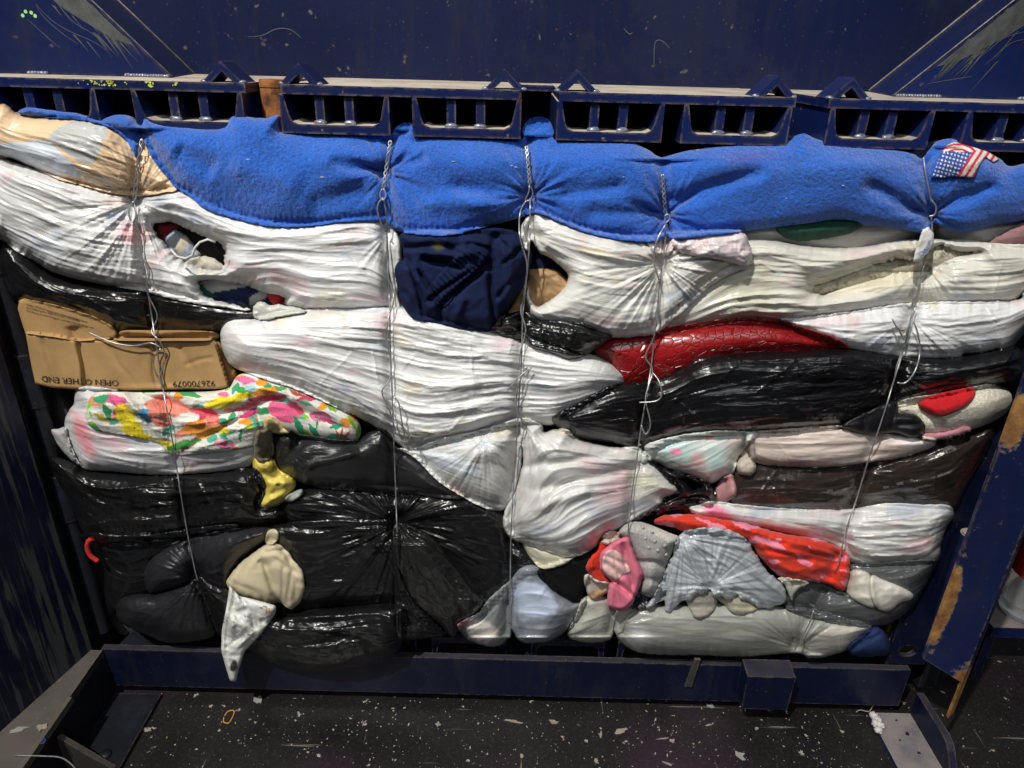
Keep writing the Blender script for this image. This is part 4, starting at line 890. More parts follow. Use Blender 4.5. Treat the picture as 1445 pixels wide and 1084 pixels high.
soft('grey_scrap', 'pale grey sole scrap beside the yellow clog', 'scrap', [(401, 704), (412, 695), (426, 690), (428, 696), (420, 704), (408, 709)], -.03, .010, 'rubber', (.26, .27, .25), R=.006, dent=.2)
bag('crumpled black bag left under the pink and white bag', [(69, 645), (87, 647), (108, 656), (120, 664), (164, 668), (205, 671), (250, 671), (310, 667), (358, 660), (374, 688), (368, 714), (392, 716), (402, 732), (370, 742), (330, 747), (280, 754), (200, 762), (150, 767), (118, 752), (104, 715), (88, 690), (74, 665)], -.006, .05, 'film_black', K, R=.045, fold='black', famp=1.2, crump=.0012, ang=4, lump=.012)
bag('black bag behind the charcoal bundle at the lower left', [(118, 752), (200, 755), (300, 742), (340, 745), (300, 800), (220, 840), (160, 868), (148, 842), (146, 800), (128, 772)], .015, .04, 'film_black', (.008, .008, .009), fold='black', ang=-6)
bag('black bag at the foot of the second wire right of the cream cushion', [(378, 748), (420, 736), (480, 733), (545, 733), (562, 740), (564, 790), (567, 845), (535, 858), (480, 856), (430, 866), (395, 862), (400, 800)], -.014, .045, 'film_black', K, fold='black', famp=.5, ang=0, pin=[(559, 742, 150, .013, 17, .014)], over=.012)
bag('charcoal bundle under thin black film at the lower left', [(203, 812), (208, 796), (225, 780), (255, 764), (300, 751), (350, 744), (380, 744), (378, 762), (356, 778), (338, 792), (322, 815), (318, 834), (280, 820), (250, 829), (216, 838), (205, 828)], -.012, .055, 'film_matte', (.020, .020, .024), R=.06, fold='smooth', famp=.6, ang=-25, lump=.006, pin=[(277, 812, 50, .009, 15, .012)], tint=[(345, 770, 26, 16, -30, (.007, .007, .008), .6)])
bag('lowest charcoal bundle at the lower left corner of the bale', [(164, 858), (172, 844), (195, 838), (222, 838), (260, 826), (280, 815), (290, 835), (303, 870), (307, 890), (292, 902), (240, 907), (200, 893), (170, 878)], -.016, .05, 'film_matte', (.018, .018, .021), R=.05, fold='smooth', famp=.7, ang=-10, lump=.006, pin=[(278, 816, 60, .010, 15, .010)])
bag('big black bag hanging over the sill below the cream cushion', [(277, 814), (300, 822), (324, 834), (350, 856), (400, 866), (440, 860), (480, 857), (562, 853), (570, 880), (570, 905), (556, 926), (520, 939), (470, 948), (420, 946), (370, 931), (345, 916), (312, 900), (296, 868)], -.028, .06, 'film_black', K, R=.055, fold='black', famp=1.1, crump=.0015, ang=8, over=.014, pin=[(277, 816, 60, .008, 13, .006)])
bag('pointed black bag slanting down from the second wire', [(558, 738), (575, 740), (607, 756), (637, 790), (662, 825), (682, 850), (674, 868), (652, 880), (646, 893), (637, 899), (622, 882), (600, 866), (577, 842), (567, 815), (557, 790), (554, 760)], -.030, .045, 'film_black', (.013, .013, .013), R=.035, fold='black', famp=1.0, crump=.002, ang=55, over=.016, pin=[(559, 740, 60, .008, 13, .004)])
bag('black bag bottom tucked under the pointed black bag', [(558, 800), (580, 845), (615, 880), (630, 895), (600, 902), (575, 905), (560, 890)], -.012, .03, 'film_black', (.009, .009, .010), R=.03, fold='black', crump=.004)
CU = soft('cream_cushion', 'cream fabric cushion bulging out of the torn black bag', 'cushion', [(370, 772), (384, 766), (398, 771), (417, 793), (429, 812), (428, 838), (418, 856), (406, 859), (394, 850), (377, 853), (335, 840), (320, 827), (324, 813), (342, 792), (358, 780)], -.034, .04, 'cotton', (.58, .50, .33), R=.035, lump=.012, dent=.2, over=.010, fold='cloth', famp=.35, ang=50, crease=[(372, 795, 394, 852, 5, .010), (366, 790, 382, 800, 6, .006), (372, 780, 402, 778, 3, .007), (322, 818, 395, 853, 4, .005), (345, 788, 332, 836, 6, .008), (400, 800, 398, 845, 2.5, .003), (412, 806, 405, 850, 2.5, .003), (388, 790, 424, 812, 3, .003)])
soft('corner_knot', None, None, [(374, 764), (377, 751), (385, 746), (392, 750), (393, 760), (386, 768), (378, 769)], -.03, .007, 'cotton', (.56, .48, .32), R=.012, parent=CU, dent=0, over=.004, fold='cloth', famp=.4, ang=80)
PAP = soft('paper_sheet', 'creased white printed mailing bag hanging down over the sill', 'paper', [(324, 826), (338, 841), (375, 850), (390, 855), (389, 866), (369, 894), (345, 920), (337, 945), (333, 962), (325, 962), (319, 943), (312, 918), (313, 889), (320, 854)], -.075, .010, 'paper', (.68, .68, .64), R=.008, crump=.004, sharp=True, dent=0, over=.006, lump=.004, back=.012,
     crease=[(330, 835, 318, 925, 3, .007), (338, 842, 362, 885, 3, .006), (360, 890, 330, 915, 3, -.006), (318, 915, 340, 900, 3, .005), (325, 860, 345, 880, 3, .004)], tint=[(330, 940, 6, 9, 15, (.03, .025, .022), .3), (355, 885, 14, 6, -40, (.40, .40, .38), .4)],
     paint=lambda x, y, C: np.where((((np.abs(x-375.5-(y-862)*.1) < 1) | (np.abs(x-379.5-(y-862)*.1) < .8)) & (y > 857) & (y < 868))[:, None], (.60, .25, .06), np.where(((gn(x*.5, y*.35, 88) > .27) & (gn(x*.06, y*.06, 89) > .12))[:, None], .12, C)))
# ---- lower centre
bag('grey clear bag with a white shoe tip left of the third wire', [(645, 884), (656, 874), (676, 864), (690, 845), (716, 822), (726, 820), (722, 892), (717, 901), (704, 912), (685, 912), (660, 903)], -.010, .045, 'film_grey', (.21, .225, .225), R=.045, fold='whitefine', ang=-40, name='clear_bag', tint=[(682, 890, 24, 17, 10, (.62, .57, .53), .35), (652, 882, 12, 5, -35, (.45, .16, .18), .5)])
bag('blue grey bag right of the third wire at the bottom', [(719, 826), (731, 805), (748, 797), (762, 803), (785, 830), (812, 848), (828, 842), (812, 876), (790, 897), (768, 907), (737, 907), (725, 893), (719, 875)], -.016, .05, 'film_grey', (.20, .22, .25), R=.045, fold='white', famp=.6, ang=-4, tint=[(752, 848, 36, 30, 25, (.46, .53, .66), .3), (760, 890, 24, 10, -10, (.40, .40, .47), .8)])
bag('small off-white bag left of the long grey bag', [(800, 895), (812, 870), (825, 840), (858, 842), (872, 860), (868, 887), (861, 902), (841, 907), (816, 905)], -.008, .04, 'film_white', (.50, .50, .44), R=.035, fold='whitefine', ang=-10)
soft('black_cloth', 'matte black cloth folded between the white bag and the blue grey bag', 'cloth', [(758, 808), (783, 795), (828, 779), (840, 790), (826, 826), (815, 850), (785, 836)], -.03, .02, 'denim', (.008, .008, .009), R=.02, fold='cloth', famp=.5, ang=35, over=.008)
bag('cream bag bottom hanging below the round white bag', [(738, 762), (790, 775), (815, 780), (802, 793), (785, 801), (767, 803), (751, 791)], -.018, .03, 'film_matte', (.52, .49, .38), R=.03, fold='smooth', ang=20)
bag('triangular white bag left of the third wire', [(564, 633), (587, 632), (622, 619), (680, 606), (705, 598), (733, 591), (738, 607), (737, 642), (734, 667), (727, 696), (714, 718), (695, 720), (676, 714), (649, 699), (620, 681), (597, 658), (583, 645)], -.012, .055, 'film_white', (.72, .72, .70), R=.055, fold='whitefine', famp=.7, ang=20, pin=[(684, 622, 70, .010, 19, -.004), (733, 598, 40, .006, 12, .006)], over=.012, tint=[(640, 655, 50, 16, 20, (.62, .66, .72), .8), (690, 695, 40, 26, 30, (.50, .50, .47), .8)])
bag('round white bag with pink showing through right of the third wire', [(735, 590), (763, 598), (768, 610), (780, 606), (801, 606), (814, 618), (860, 630), (902, 632), (918, 650), (957, 690), (937, 704), (933, 715), (889, 740), (852, 756), (841, 772), (815, 785), (790, 784), (742, 768), (722, 761), (711, 746), (710, 730), (715, 714), (727, 695), (734, 668), (738, 650), (736, 620)],
    -.024, .06, 'film_white', (.68, .67, .64), R=.06, fold='white', famp=1.0, ang=-28, over=.014, lump=.014, pin=[(742, 600, 70, .009, 13, .008), (725, 745, 35, .007, 12, .004)], tint=[(870, 690, 45, 26, -55, (.55, .40, .41), .8), (820, 745, 60, 20, 10, (.56, .57, .57), .8), (845, 755, 26, 10, -35, (.72, .30, .34), .9), (910, 680, 26, 20, 20, (.56, .54, .44), .7)], crease=[(760, 690, 900, 660, 8, .010), (740, 660, 860, 640, 6, .008), (760, 720, 830, 690, 7, -.008)])
soft('cream_folds', 'cream fabric folds beside the dark brown bag', 'cloth', [(1040, 650), (1046, 630), (1060, 618), (1066, 640), (1064, 668), (1042, 668)], -.006, .02, 'cotton', (.50, .44, .36), R=.015, crump=.003)
bag('clear bag with pastel flower print below the long black bag', [(903, 642), (908, 637), (916, 625), (966, 613), (1018, 608), (1068, 611), (1060, 622), (1042, 646), (1035, 668), (1018, 676), (1001, 683), (976, 672), (945, 662), (929, 654), (916, 650), (906, 654)], -.020, .04, 'film_grey', (.56, .58, .55), R=.04, fold='white', famp=.8, ang=-60, name='clear_bag', tint=[(960, 640, 34, 22, 20, (.42, .58, .55), .8), (954, 638, 10, 6, 0, (.72, .26, .38), .6), (985, 650, 16, 12, 30, (.62, .38, .38), .8), (1010, 645, 16, 18, 30, (.44, .58, .54), .8), (1000, 617, 10, 4, 0, (.70, .34, .26), .6), (1035, 625, 16, 10, -30, (.62, .50, .47), .8)])
soft('pink_scrap', 'dull pink cloth square left of the dark brown bag', 'cloth', [(1008, 690), (1016, 678), (1032, 669), (1039, 688), (1036, 702), (1018, 710), (1007, 707)], -.014, .018, 'cotton', (.50, .26, .26), R=.015, crump=.002)
soft('black_handle_bag', 'black bag with a looped handle left of the pink cloth square', 'bag', [(914, 650), (929, 655), (945, 662), (976, 671), (1001, 682), (1011, 694), (1009, 708), (998, 712), (976, 702), (950, 715), (925, 728), (934, 708), (957, 692), (943, 678), (928, 662)], -.016, .026, 'film_black', K, R=.02, fold='black', famp=.6, crump=.003, ang=30, over=.008,
     holes=[[(963, 676), (975, 678), (990, 687), (980, 690), (970, 685)]])
bag('dark bag gap above the red and pink scarf', [(880, 742), (930, 715), (975, 702), (1005, 708), (985, 722), (940, 735), (900, 745)], .0, .02, 'film_black', (.020, .014, .014), fold='black', ang=-15)
bag('grey transparent bag lying long on the sill', [(866, 885), (869, 862), (900, 850), (945, 852), (1028, 850), (1070, 852), (1137, 860), (1193, 874), (1230, 884), (1218, 899), (1196, 917), (1165, 927), (1142, 929), (1121, 922), (1050, 927), (987, 925), (924, 924), (893, 918), (874, 904)], -.016, .05, 'film_grey', (.33, .335, .30), R=.05, fold='smooth', famp=1.2, ang=2, name='clear_bag', pin=[(1125, 915, 60, .008, 13, .006), (868, 885, 45, .006, 12, .004)], tint=[(900, 900, 20, 20, 50, (.58, .59, .57), .8), (1180, 895, 50, 24, -20, (.52, .50, .43), .7), (1010, 910, 110, 12, 0, (.25, .26, .24), .9)])
soft('dark_print_cloth', 'dark speckled cloth below the grey slipper sock', 'cloth', [(880, 848), (900, 832), (930, 838), (922, 856), (895, 860)], -.03, .012, 'cotton', (.015, .016, .03), R=.012, crump=.002, paint=lambda x, y, C: np.where((gn(x*.55, y*.55, 9) > .28)[:, None], .35, C))
bag('white bag with a pink corner at the right above the sill', [(972, 718), (985, 712), (1007, 707), (1030, 710), (1100, 717), (1188, 719), (1253, 710), (1303, 712), (1338, 713), (1346, 727), (1336, 744), (1328, 771), (1319, 796), (1257, 799), (1223, 800), (1198, 792), (1179, 771), (1119, 757), (1050, 742), (1010, 736), (985, 732)], -.008, .05, 'film_white', (.74, .73, .71), R=.045, fold='whitefine', famp=1.4, ang=4, pin=[(1335, 722, 40, .005, 13, 0)], tint=[(1012, 722, 26, 9, 15, (.80, .25, .40), .6), (1110, 748, 60, 8, 10, (.66, .45, .45), .9), (1295, 770, 34, 14, -20, (.72, .55, .54), .7), (1270, 790, 60, 12, -8, (.36, .36, .36), .6)])
def scarf(x, y, C):
    n1 = gn(x*.030+y*.01, y*.075-x*.022, 401)+.25*gn(x*.1, y*.1, 403)
    C[n1 > .17] = (.82, .24, .34)
    return C
bag('dark grey torn bag around the white shoes at the lower right', [(1106, 820), (1150, 818), (1195, 832), (1200, 796), (1258, 793), (1320, 790), (1314, 812), (1299, 840), (1292, 852), (1270, 872), (1240, 884), (1195, 882), (1140, 870), (1106, 855)], -.014, .035, 'film_grey', (.085, .088, .090), R=.04, fold='whitefine', famp=.9, ang=10, name='clear_bag', pin=[(1150, 858, 40, .006, 12, .004)])
SHOE = soft('white_shoe', 'off-white leather shoe in the torn dark grey bag nearer the scarf', 'shoe', [(1193, 833), (1197, 812), (1204, 804), (1218, 805), (1230, 816), (1236, 856), (1211, 850)], -.02, .028, 'rubber', (.62, .58, .50), R=.025, crump=.002, over=.012, dent=.2)
soft('white_shoe', 'off-white leather shoe in the torn dark grey bag further right', 'shoe', [(1230, 812), (1246, 818), (1269, 827), (1288, 838), (1286, 846), (1271, 850), (1255, 862), (1237, 858), (1228, 835)], -.018, .028, 'rubber', (.64, .61, .54), R=.025, crump=.002, over=.012, dent=.2)
soft('red_scarf', 'orange red scarf with pink spots pinched by the right wire', 'scarf', [(923, 738), (933, 728), (953, 726), (987, 727), (1018, 733), (1050, 738), (1085, 748), (1119, 755), (1149, 759), (1179, 770), (1198, 784), (1199, 800), (1198, 814), (1191, 834), (1172, 826), (1147, 821), (1119, 819), (1096, 810), (1073, 787), (1057, 767), (1040, 760), (987, 752), (970, 752), (945, 743)], -.036, .04, 'cotton', (.70, .035, .012), R=.03, fold='cloth', famp=2.0, ang=20, paint=scarf, over=.014, pin=[(1186, 785, 70, .009, 14, .010)], crease=[(990, 735, 1180, 790, 5, .008), (1070, 775, 1190, 800, 4, .007)])
soft('slipper_sock', None, 'sock', [(873, 752), (883, 740), (899, 736), (916, 740), (945, 752), (960, 760), (947, 784), (943, 798), (937, 818), (924, 842), (904, 837), (903, 818), (897, 788), (886, 764)], -.040, .042, 'plush', (.40, .385, .37), R=.022, over=.010, fold='cloth', famp=.35, ang=60, dent=.4, pile=.0005, crease=[(899, 792, 945, 800, 5, .012), (902, 818, 940, 820, 4, .008)], tint=[(935, 752, 26, 9, 22, (.60, .57, .50), .5)])
SOCK = bpy.data.objects['slipper_sock']; SOCK['label'] = 'grey slipper sock with rubber dots beside the pink garment'
for (dx, dy) in ((907, 745), (911, 760), (924, 764), (916, 773), (928, 777), (938, 770), (940, 783), (920, 751)):
    p = at_y(np.array(float(dx)), np.array(float(dy)), dm_get(np.array(float(dx)), np.array(float(dy))))
    blob('grip_dot', (p[0], p[1], p[2]), (.0034, .0022, .0034), 'dots', SOCK, dx, 2, .05)
soft('beige_cloth', 'rounded beige cloth hanging below the torn grey film', 'cloth', [(968, 842), (985, 828), (1008, 834), (1012, 850), (1004, 866), (988, 874), (976, 866)], -.040, .014, 'cotton', (.33, .31, .26), R=.012, fold='cloth', famp=.6, over=.005)
soft('cream_cloth', 'creased cream cloth showing under the right edge of the torn film', 'cloth', [(1004, 838), (1030, 832), (1060, 842), (1072, 856), (1060, 864), (1040, 868), (1030, 862), (1018, 850)], -.040, .014, 'cotton', (.42, .40, .30), R=.012, fold='cloth', famp=.9, ang=20, over=.005)
bag('torn grey plastic film draped below the scarf', [(960, 754), (987, 745), (1024, 747), (1049, 758), (1066, 781), (1082, 804), (1104, 826), (1110, 840), (1105, 851), (1087, 858), (1070, 857), (1060, 850), (1045, 846), (1039, 838), (1030, 846), (1020, 843), (1008, 842), (1001, 832), (992, 838), (982, 838), (975, 848), (960, 850), (946, 864), (939, 858), (937, 835), (928, 846), (918, 857), (911, 855), (929, 829), (946, 789)],
    -.048, .014, 'film_grey', (.40, .425, .45), R=.02, fold='white', famp=.9, ang=32, jag=2.0, over=.007, back=.01, name='plastic_film', cat='plastic film', pin=[(1003, 828, 60, .010, 17, .004), (962, 758, 190, .010, 19, 0)])
soft('white_scrap', 'white torn plastic tip right of the grey film', 'scrap', [(1098, 815), (1130, 818), (1142, 824), (1128, 830), (1122, 838), (1118, 848), (1112, 838), (1108, 828)], -.05, .010, 'film_white', (.62, .60, .50), R=.008, crump=.003, jag=1.2)
soft('red_cloth', 'orange red cloth strip left of the pink garment', 'cloth', [(827, 797), (832, 788), (842, 776), (846, 763), (863, 765), (853, 784), (855, 812), (864, 822), (842, 821), (829, 808)], -.03, .026, 'cotton', (.68, .035, .012), R=.012, crump=.003, over=.008, fold='cloth', famp=.8, ang=70)
soft('white_fur', 'tuft of white fur above the pink garment', 'fur', [(848, 764), (854, 752), (866, 749), (875, 753), (874, 767), (860, 770)], -.03, .018, 'plush', (.66, .60, .50), R=.015, pile=.002)
soft('tan_cloth', 'white and tan cloth corner below the orange red strip', 'cloth', [(824, 818), (830, 810), (845, 820), (864, 823), (855, 838), (834, 846)], -.03, .018, 'cotton', (.60, .56, .48), R=.015, tint=[(842, 838, 18, 6, -18, (.50, .33, .17), .3)])
PG = soft('pink_garment', 'small pink garment crumpled at the foot of the fourth wire', 'garment', [(848, 780), (860, 768), (875, 759), (888, 761), (896, 782), (907, 808), (903, 827), (890, 855), (873, 862), (857, 855), (859, 826), (864, 820), (853, 812), (846, 796)], -.055, .034, 'cotton', (.72, .17, .26), R=.014, over=.010, dent=.3, lump=.008, fold='cloth', famp=.7, ang=60, jag=.8, tint=[(868, 797, 16, 19, -20, (.80, .47, .46), .25)], crease=[(862, 818, 892, 840, 4, .012), (880, 770, 893, 830, 4, .010), (850, 795, 880, 812, 5, .006), (853, 786, 884, 796, 3, .005), (866, 778, 872, 815, 2.5, .004)])
soft('lining', 'pale pink inside of the garment', None, [(852, 784), (861, 776), (872, 779), (882, 792), (890, 807), (880, 811), (868, 820), (857, 813), (850, 800)], 0, .001, 'cotton', (.80, .50, .48), R=.004, parent=PG, follow=.0012, dent=0)
soft('denim_corner', 'dark blue denim corner at the lower right end of the bale', 'jeans', [(1195, 917), (1211, 901), (1235, 884), (1250, 894), (1256, 911), (1252, 924), (1211, 927)], -.012, .035, 'denim', (.022, .040, .115), R=.03, crease=[(1200, 918, 1245, 893, 3, .006)])
soft('cloth_bundle', 'dark knot of cloth between the floral cloth and the yellow clog', 'cloth', [(360, 612), (372, 606), (384, 612), (386, 640), (376, 650), (360, 648)], -.01, .02, 'cotton', (.16, .14, .09), R=.015, crump=.004)
# ------------------------------------------------------------------ blanket
HEM = [(1445, 312), (1406, 317), (1373, 327), (1356, 329), (1333, 322), (1319, 316), (1306, 329), (1279, 325), (1242, 319), (1218, 317), (1207, 312), (1175, 310), (1148, 314), (1108, 319), (1054, 326), (1010, 332), (960, 337), (940, 336), (922, 342), (879, 339), (829, 329), (786, 312), (756, 301), (729, 309), (679, 322), (640, 332), (596, 332), (563, 327), (546, 316), (533, 312), (480, 314), (432, 320), (382, 320), (332, 309), (292, 296), (266, 276), (249, 266), (232, 246), (216, 226), (204, 203)]
TOP = [(26, 157), (40, 151), (60, 154), (85, 157), (108, 160), (125, 165), (140, 169), (150, 166), (165, 162), (182, 164), (198, 176), (204, 166), (219, 174), (241, 178), (268, 180), (293, 182), (316, 179), (324, 168), (331, 164), (349, 165), (372, 167), (385, 164), (393, 164), (398, 186), (450, 187), (500, 188), (550, 190), (555, 184), (563, 177), (573, 173), (580, 175), (583, 184), (586, 192), (660, 194), (733, 197), (737, 184), (743, 172), (752, 166), (768, 166), (777, 173), (782, 186), (785, 198), (840, 199), (888, 200), (912, 210), (932, 222), (950, 218), (965, 214), (993, 209), (1044, 203), (1108, 201), (1121, 193), (1135, 189), (1151, 196), (1178, 202), (1222, 207), (1262, 210), (1289, 217), (1300, 224), (1309, 214), (1324, 200), (1342, 196), (1362, 203), (1390, 212), (1411, 224), (1428, 235), (1480, 228)]
LOW = [(1480, 306)]+HEM+[(200, 194), (196, 204), (192, 222), (180, 201), (160, 183), (140, 175), (110, 169), (76, 167), (43, 164), (28, 161)]
BK = soft('fleece_blanket', 'bright blue fleece blanket draped over the top of the bale', 'blanket', TOP+LOW, -.010, .038, 'fleece', (.018, .112, .50), R=.034, fold='none', lump=.012, over=.010, pile=.0011, dent=.9, hem=HEM, jag=.5, flat=lambda x, y: 1-(1.35*(1-sstep(160, 238, y)))*sstep(375, 450, x), tint=[(600, 240, 120, 40, 5, (.016, .098, .45), .9), (1150, 240, 130, 26, 0, (.026, .122, .50), .9), (850, 310, 90, 24, 5, (.016, .100, .46), .9), (1060, 222, 60, 12, 0, (.05, .10, .42), .9)],
     pin=[(541, 243, 50, .012, 5, .022), (747, 277, 50, .012, 5.5, .022), (938, 303, 52, .014, 5, .022), (1313, 303, 46, .012, 5, .022), (203, 205, 26, .005, 5, .010)],
     crease=[(945, 285, 1070, 243, 10, .014), (790, 275, 880, 262, 12, .010), (640, 262, 735, 285, 12, .012), (560, 232, 600, 222, 9, .008), (470, 230, 536, 242, 8, .010), (330, 235, 420, 262, 20, -.008), (440, 290, 520, 270, 16, .010), (1225, 260, 1300, 300, 12, .012), (1325, 295, 1400, 262, 9, .012), (830, 300, 925, 305, 12, .010), (600, 285, 735, 280, 14, -.010), (250, 215, 300, 240, 15, .008), (1040, 232, 1160, 225, 14, .006)])
for i, (a_, c_) in enumerate([(722, 234), (728, 236), (985, 212), (1021, 222), (640, 228), (455, 250), (880, 250), (1190, 262), (350, 225), (1110, 280)]):
    p = at_y(np.array(float(a_)), np.array(float(c_)), dm_get(np.array(float(a_)), np.array(float(c_)))-.0006)
    bl_ = blob('lint_speck', tuple(p), (.0016+.001*(i % 3), .0006, .0006), 'lint', BK, i, 1, .4)
def flag(x, y, C):
    C[:] = (.70, .68, .64)
    # canton
    m = inside(np.array([(1310, 255), (1329, 213), (1372, 215), (1350, 249)], float), x, y)
    st = (np.cos((x*.95+y*.28)*2*math.pi/5.2) > .1) & (np.cos((y*.96-x*.26)*2*math.pi/5.6) > .1)
    C[m] = (.035, .075, .30); C[m & st] = (.66, .68, .72)
    low = ~m & (y > 213) & (x-1350 > (249-y)*.62-2)
    q = (x-1350)-(249-y)*.64
    C[low & ((q % 10.6) < 4.6) & (q > -1)] = (.62, .02, .04)
    up = ~m & ~low
    q2 = (y-199)*.72+(x-1345)*.68; q2 = (x-1330)*.60+(y-212)*.55
    q2 = np.hypot(x-1352, (y-226)*1.3)
    C[up & ((q2 % 9.0) < 3.8)] = (.62, .02, .04)
    return C
soft('flag_patch', 'small stars and stripes flag patch sewn on the blanket', None, [(1314, 251), (1322, 232), (1330, 212), (1338, 204), (1347, 200), (1360, 204), (1378, 209), (1396, 215), (1411, 225), (1402, 229), (1390, 221), (1382, 234), (1374, 251), (1349, 249), (1330, 251)], 0, .002, 'cotton', (.7, .7, .7), R=.004, sharp=True, step=1, parent=BK, follow=.0035, paint=flag, dent=0)
# ================================================================== WIRES
WR = .0012
def drape(pts, lift=.0, n=5, taut=True):
    P = resample(crom(pts, n), 3.0, False)
    ys = np.array([min(dm_get(np.array([a+dx for dx in (-3, -1.5, 0, 1.5, 3)]), np.array([b_]*5)).min() for dy in (0,)) for a, b_ in P])
    if taut and len(ys) > 8:
        # the wire bridges hollows: running minimum, then smooth
        m = np.array([ys[max(0, i-5):i+6].min() for i in range(len(ys))])
        k = np.ones(7)/7; m = np.convolve(np.pad(m, 3, 'edge'), k, 'valid'); ys = np.minimum(m, ys)
        ys = np.convolve(np.pad(ys, 2, 'edge'), np.ones(5)/5, 'valid')
    return [tuple(p) for p in at_y(P[:, 0], P[:, 1], ys-WR*1.1-lift)]
def twist(p0, p1, turns, amp=2.3):
    L = []
    for ph in (0, math.pi):
        q = []
        for i in range(turns*6+1):
            t = i/(turns*6); q.append((p0[0]+(p1[0]-p0[0])*t+amp*math.sin(2*math.pi*turns*t+ph), p0[1]+(p1[1]-p0[1])*t))
        L.append(q)
    return L
WD = [
 ('baling wire leftmost crossing the cardboard box', twist((200, 196), (189, 283), 4)+[[(189, 284), (183, 292), (182, 304), (187, 314), (192, 305), (191, 293), (188, 285)],
   [(189, 284), (196, 330), (201, 365), (207, 398), (214, 445), (221, 490), (227, 530), (233, 565), (243, 620), (254, 690), (265, 755), (276, 808), (280, 820)],
   [(190, 312), (197, 330), (200, 360), (211, 383), (207, 410), (222, 445), (214, 468), (226, 482), (233, 505), (226, 532), (229, 548)], [(227, 492), (218, 503), (217, 518), (224, 535), (230, 547)],
   [(125, 469), (145, 478), (165, 485), (190, 488), (212, 484), (226, 490)]]),
 ('baling wire second from the left beside the sweatpants', twist((551, 198), (541, 266), 4)+[[(540, 266), (536, 274), (540, 283), (545, 276), (541, 266)], [(541, 279), (534, 287), (533, 300), (539, 317), (545, 327)],
   [(541, 279), (545, 300), (546, 330), (548, 380), (550, 440), (551, 490), (553, 540), (555, 600), (558, 680), (560, 740), (561, 752)],
   [(545, 325), (548, 380), (556, 420), (548, 450), (545, 480), (551, 505), (550, 535), (539, 553), (550, 580), (556, 600), (558, 612)], [(556, 560), (563, 570), (567, 595), (574, 628)], [(556, 590), (568, 602), (578, 616), (574, 624), (560, 620)]]),
 ('baling wire in the middle running down to the sill', twist((743, 206), (748, 260), 4)+[[(747, 260), (752, 272), (748, 282), (741, 283), (746, 272), (747, 262)], [(743, 283), (736, 294), (733, 308), (733, 330), (737, 348)],
   [(748, 280), (748, 320), (746, 360), (742, 400), (738, 440), (737, 470), (736, 510), (733, 555), (731, 590), (728, 640), (724, 700), (721, 760), (720, 820), (719, 880)],
   [(737, 348), (744, 375), (740, 410), (735, 440), (742, 465), (734, 500), (735, 522), (744, 518), (733, 540), (728, 572), (736, 592), (733, 606)], [(750, 519), (735, 530), (716, 551)]]),
 ('baling wire fourth from the left crossing the red handbag', twist((935, 246), (939, 302), 4)+[[(938, 316), (945, 309), (943, 302), (937, 306)], [(939, 317), (926, 342), (923, 370), (930, 395)],
   [(939, 317), (938, 345), (933, 385), (929, 420), (925, 460), (921, 500), (917, 530), (911, 565), (903, 615), (897, 660), (890, 710), (886, 757)],
   [(930, 395), (929, 430), (925, 460), (922, 478), (911, 503), (921, 522), (915, 545), (911, 565), (918, 598), (911, 613), (905, 600)], [(921, 526), (930, 538), (934, 556), (926, 566), (902, 568)], [(871, 862), (868, 876), (865, 892)]]),
 ('baling wire rightmost running past the flag patch', [[(1303, 222), (1307, 250), (1314, 284)], [(1314, 282), (1321, 292), (1319, 303), (1311, 305)], [(1314, 304), (1315, 330), (1306, 365), (1297, 400), (1290, 430), (1284, 455), (1279, 480), (1270, 510), (1262, 535), (1250, 575), (1237, 615), (1225, 650), (1210, 700), (1195, 745), (1184, 790), (1178, 806)],
   [(1310, 350), (1300, 385), (1297, 405), (1288, 425), (1286, 445), (1279, 470), (1277, 485), (1266, 515), (1263, 530)], [(1288, 452), (1295, 470), (1298, 498), (1291, 524), (1278, 540), (1266, 540)], [(1259, 450), (1268, 465), (1279, 463), (1289, 440), (1293, 432)], [(1268, 465), (1276, 480)], [(1148, 862), (1140, 884), (1122, 917)]])]
for lab, strands in WD:
    p0 = strands[0][0]; root = empty('baling_wire', tuple(at_y(np.array(float(p0[0])), np.array(float(p0[1])), -.05)), lab, 'wire', 'wires tying the bale')
    for i, s_ in enumerate(strands):
        tube('strand' if len(s_) > 7 else 'wire_loop', drape(s_, .0012*(i % 3)+(.008 if len(s_) <= 7 and i > 2 else 0), 5, True), WR, 'wire', root)
# tag twisted round the right wire
TG = soft('printed_tag', 'white plastic tag with blue letters wrapped round the rightmost wire', 'tag', [(1302, 324), (1310, 320), (1318, 330), (1317, 345), (1308, 358), (1297, 369), (1288, 370), (1292, 352)], -.05, .004, 'film_white', (.86, .86, .86), R=.005, crump=.0015, over=.005, dent=0, sharp=True)
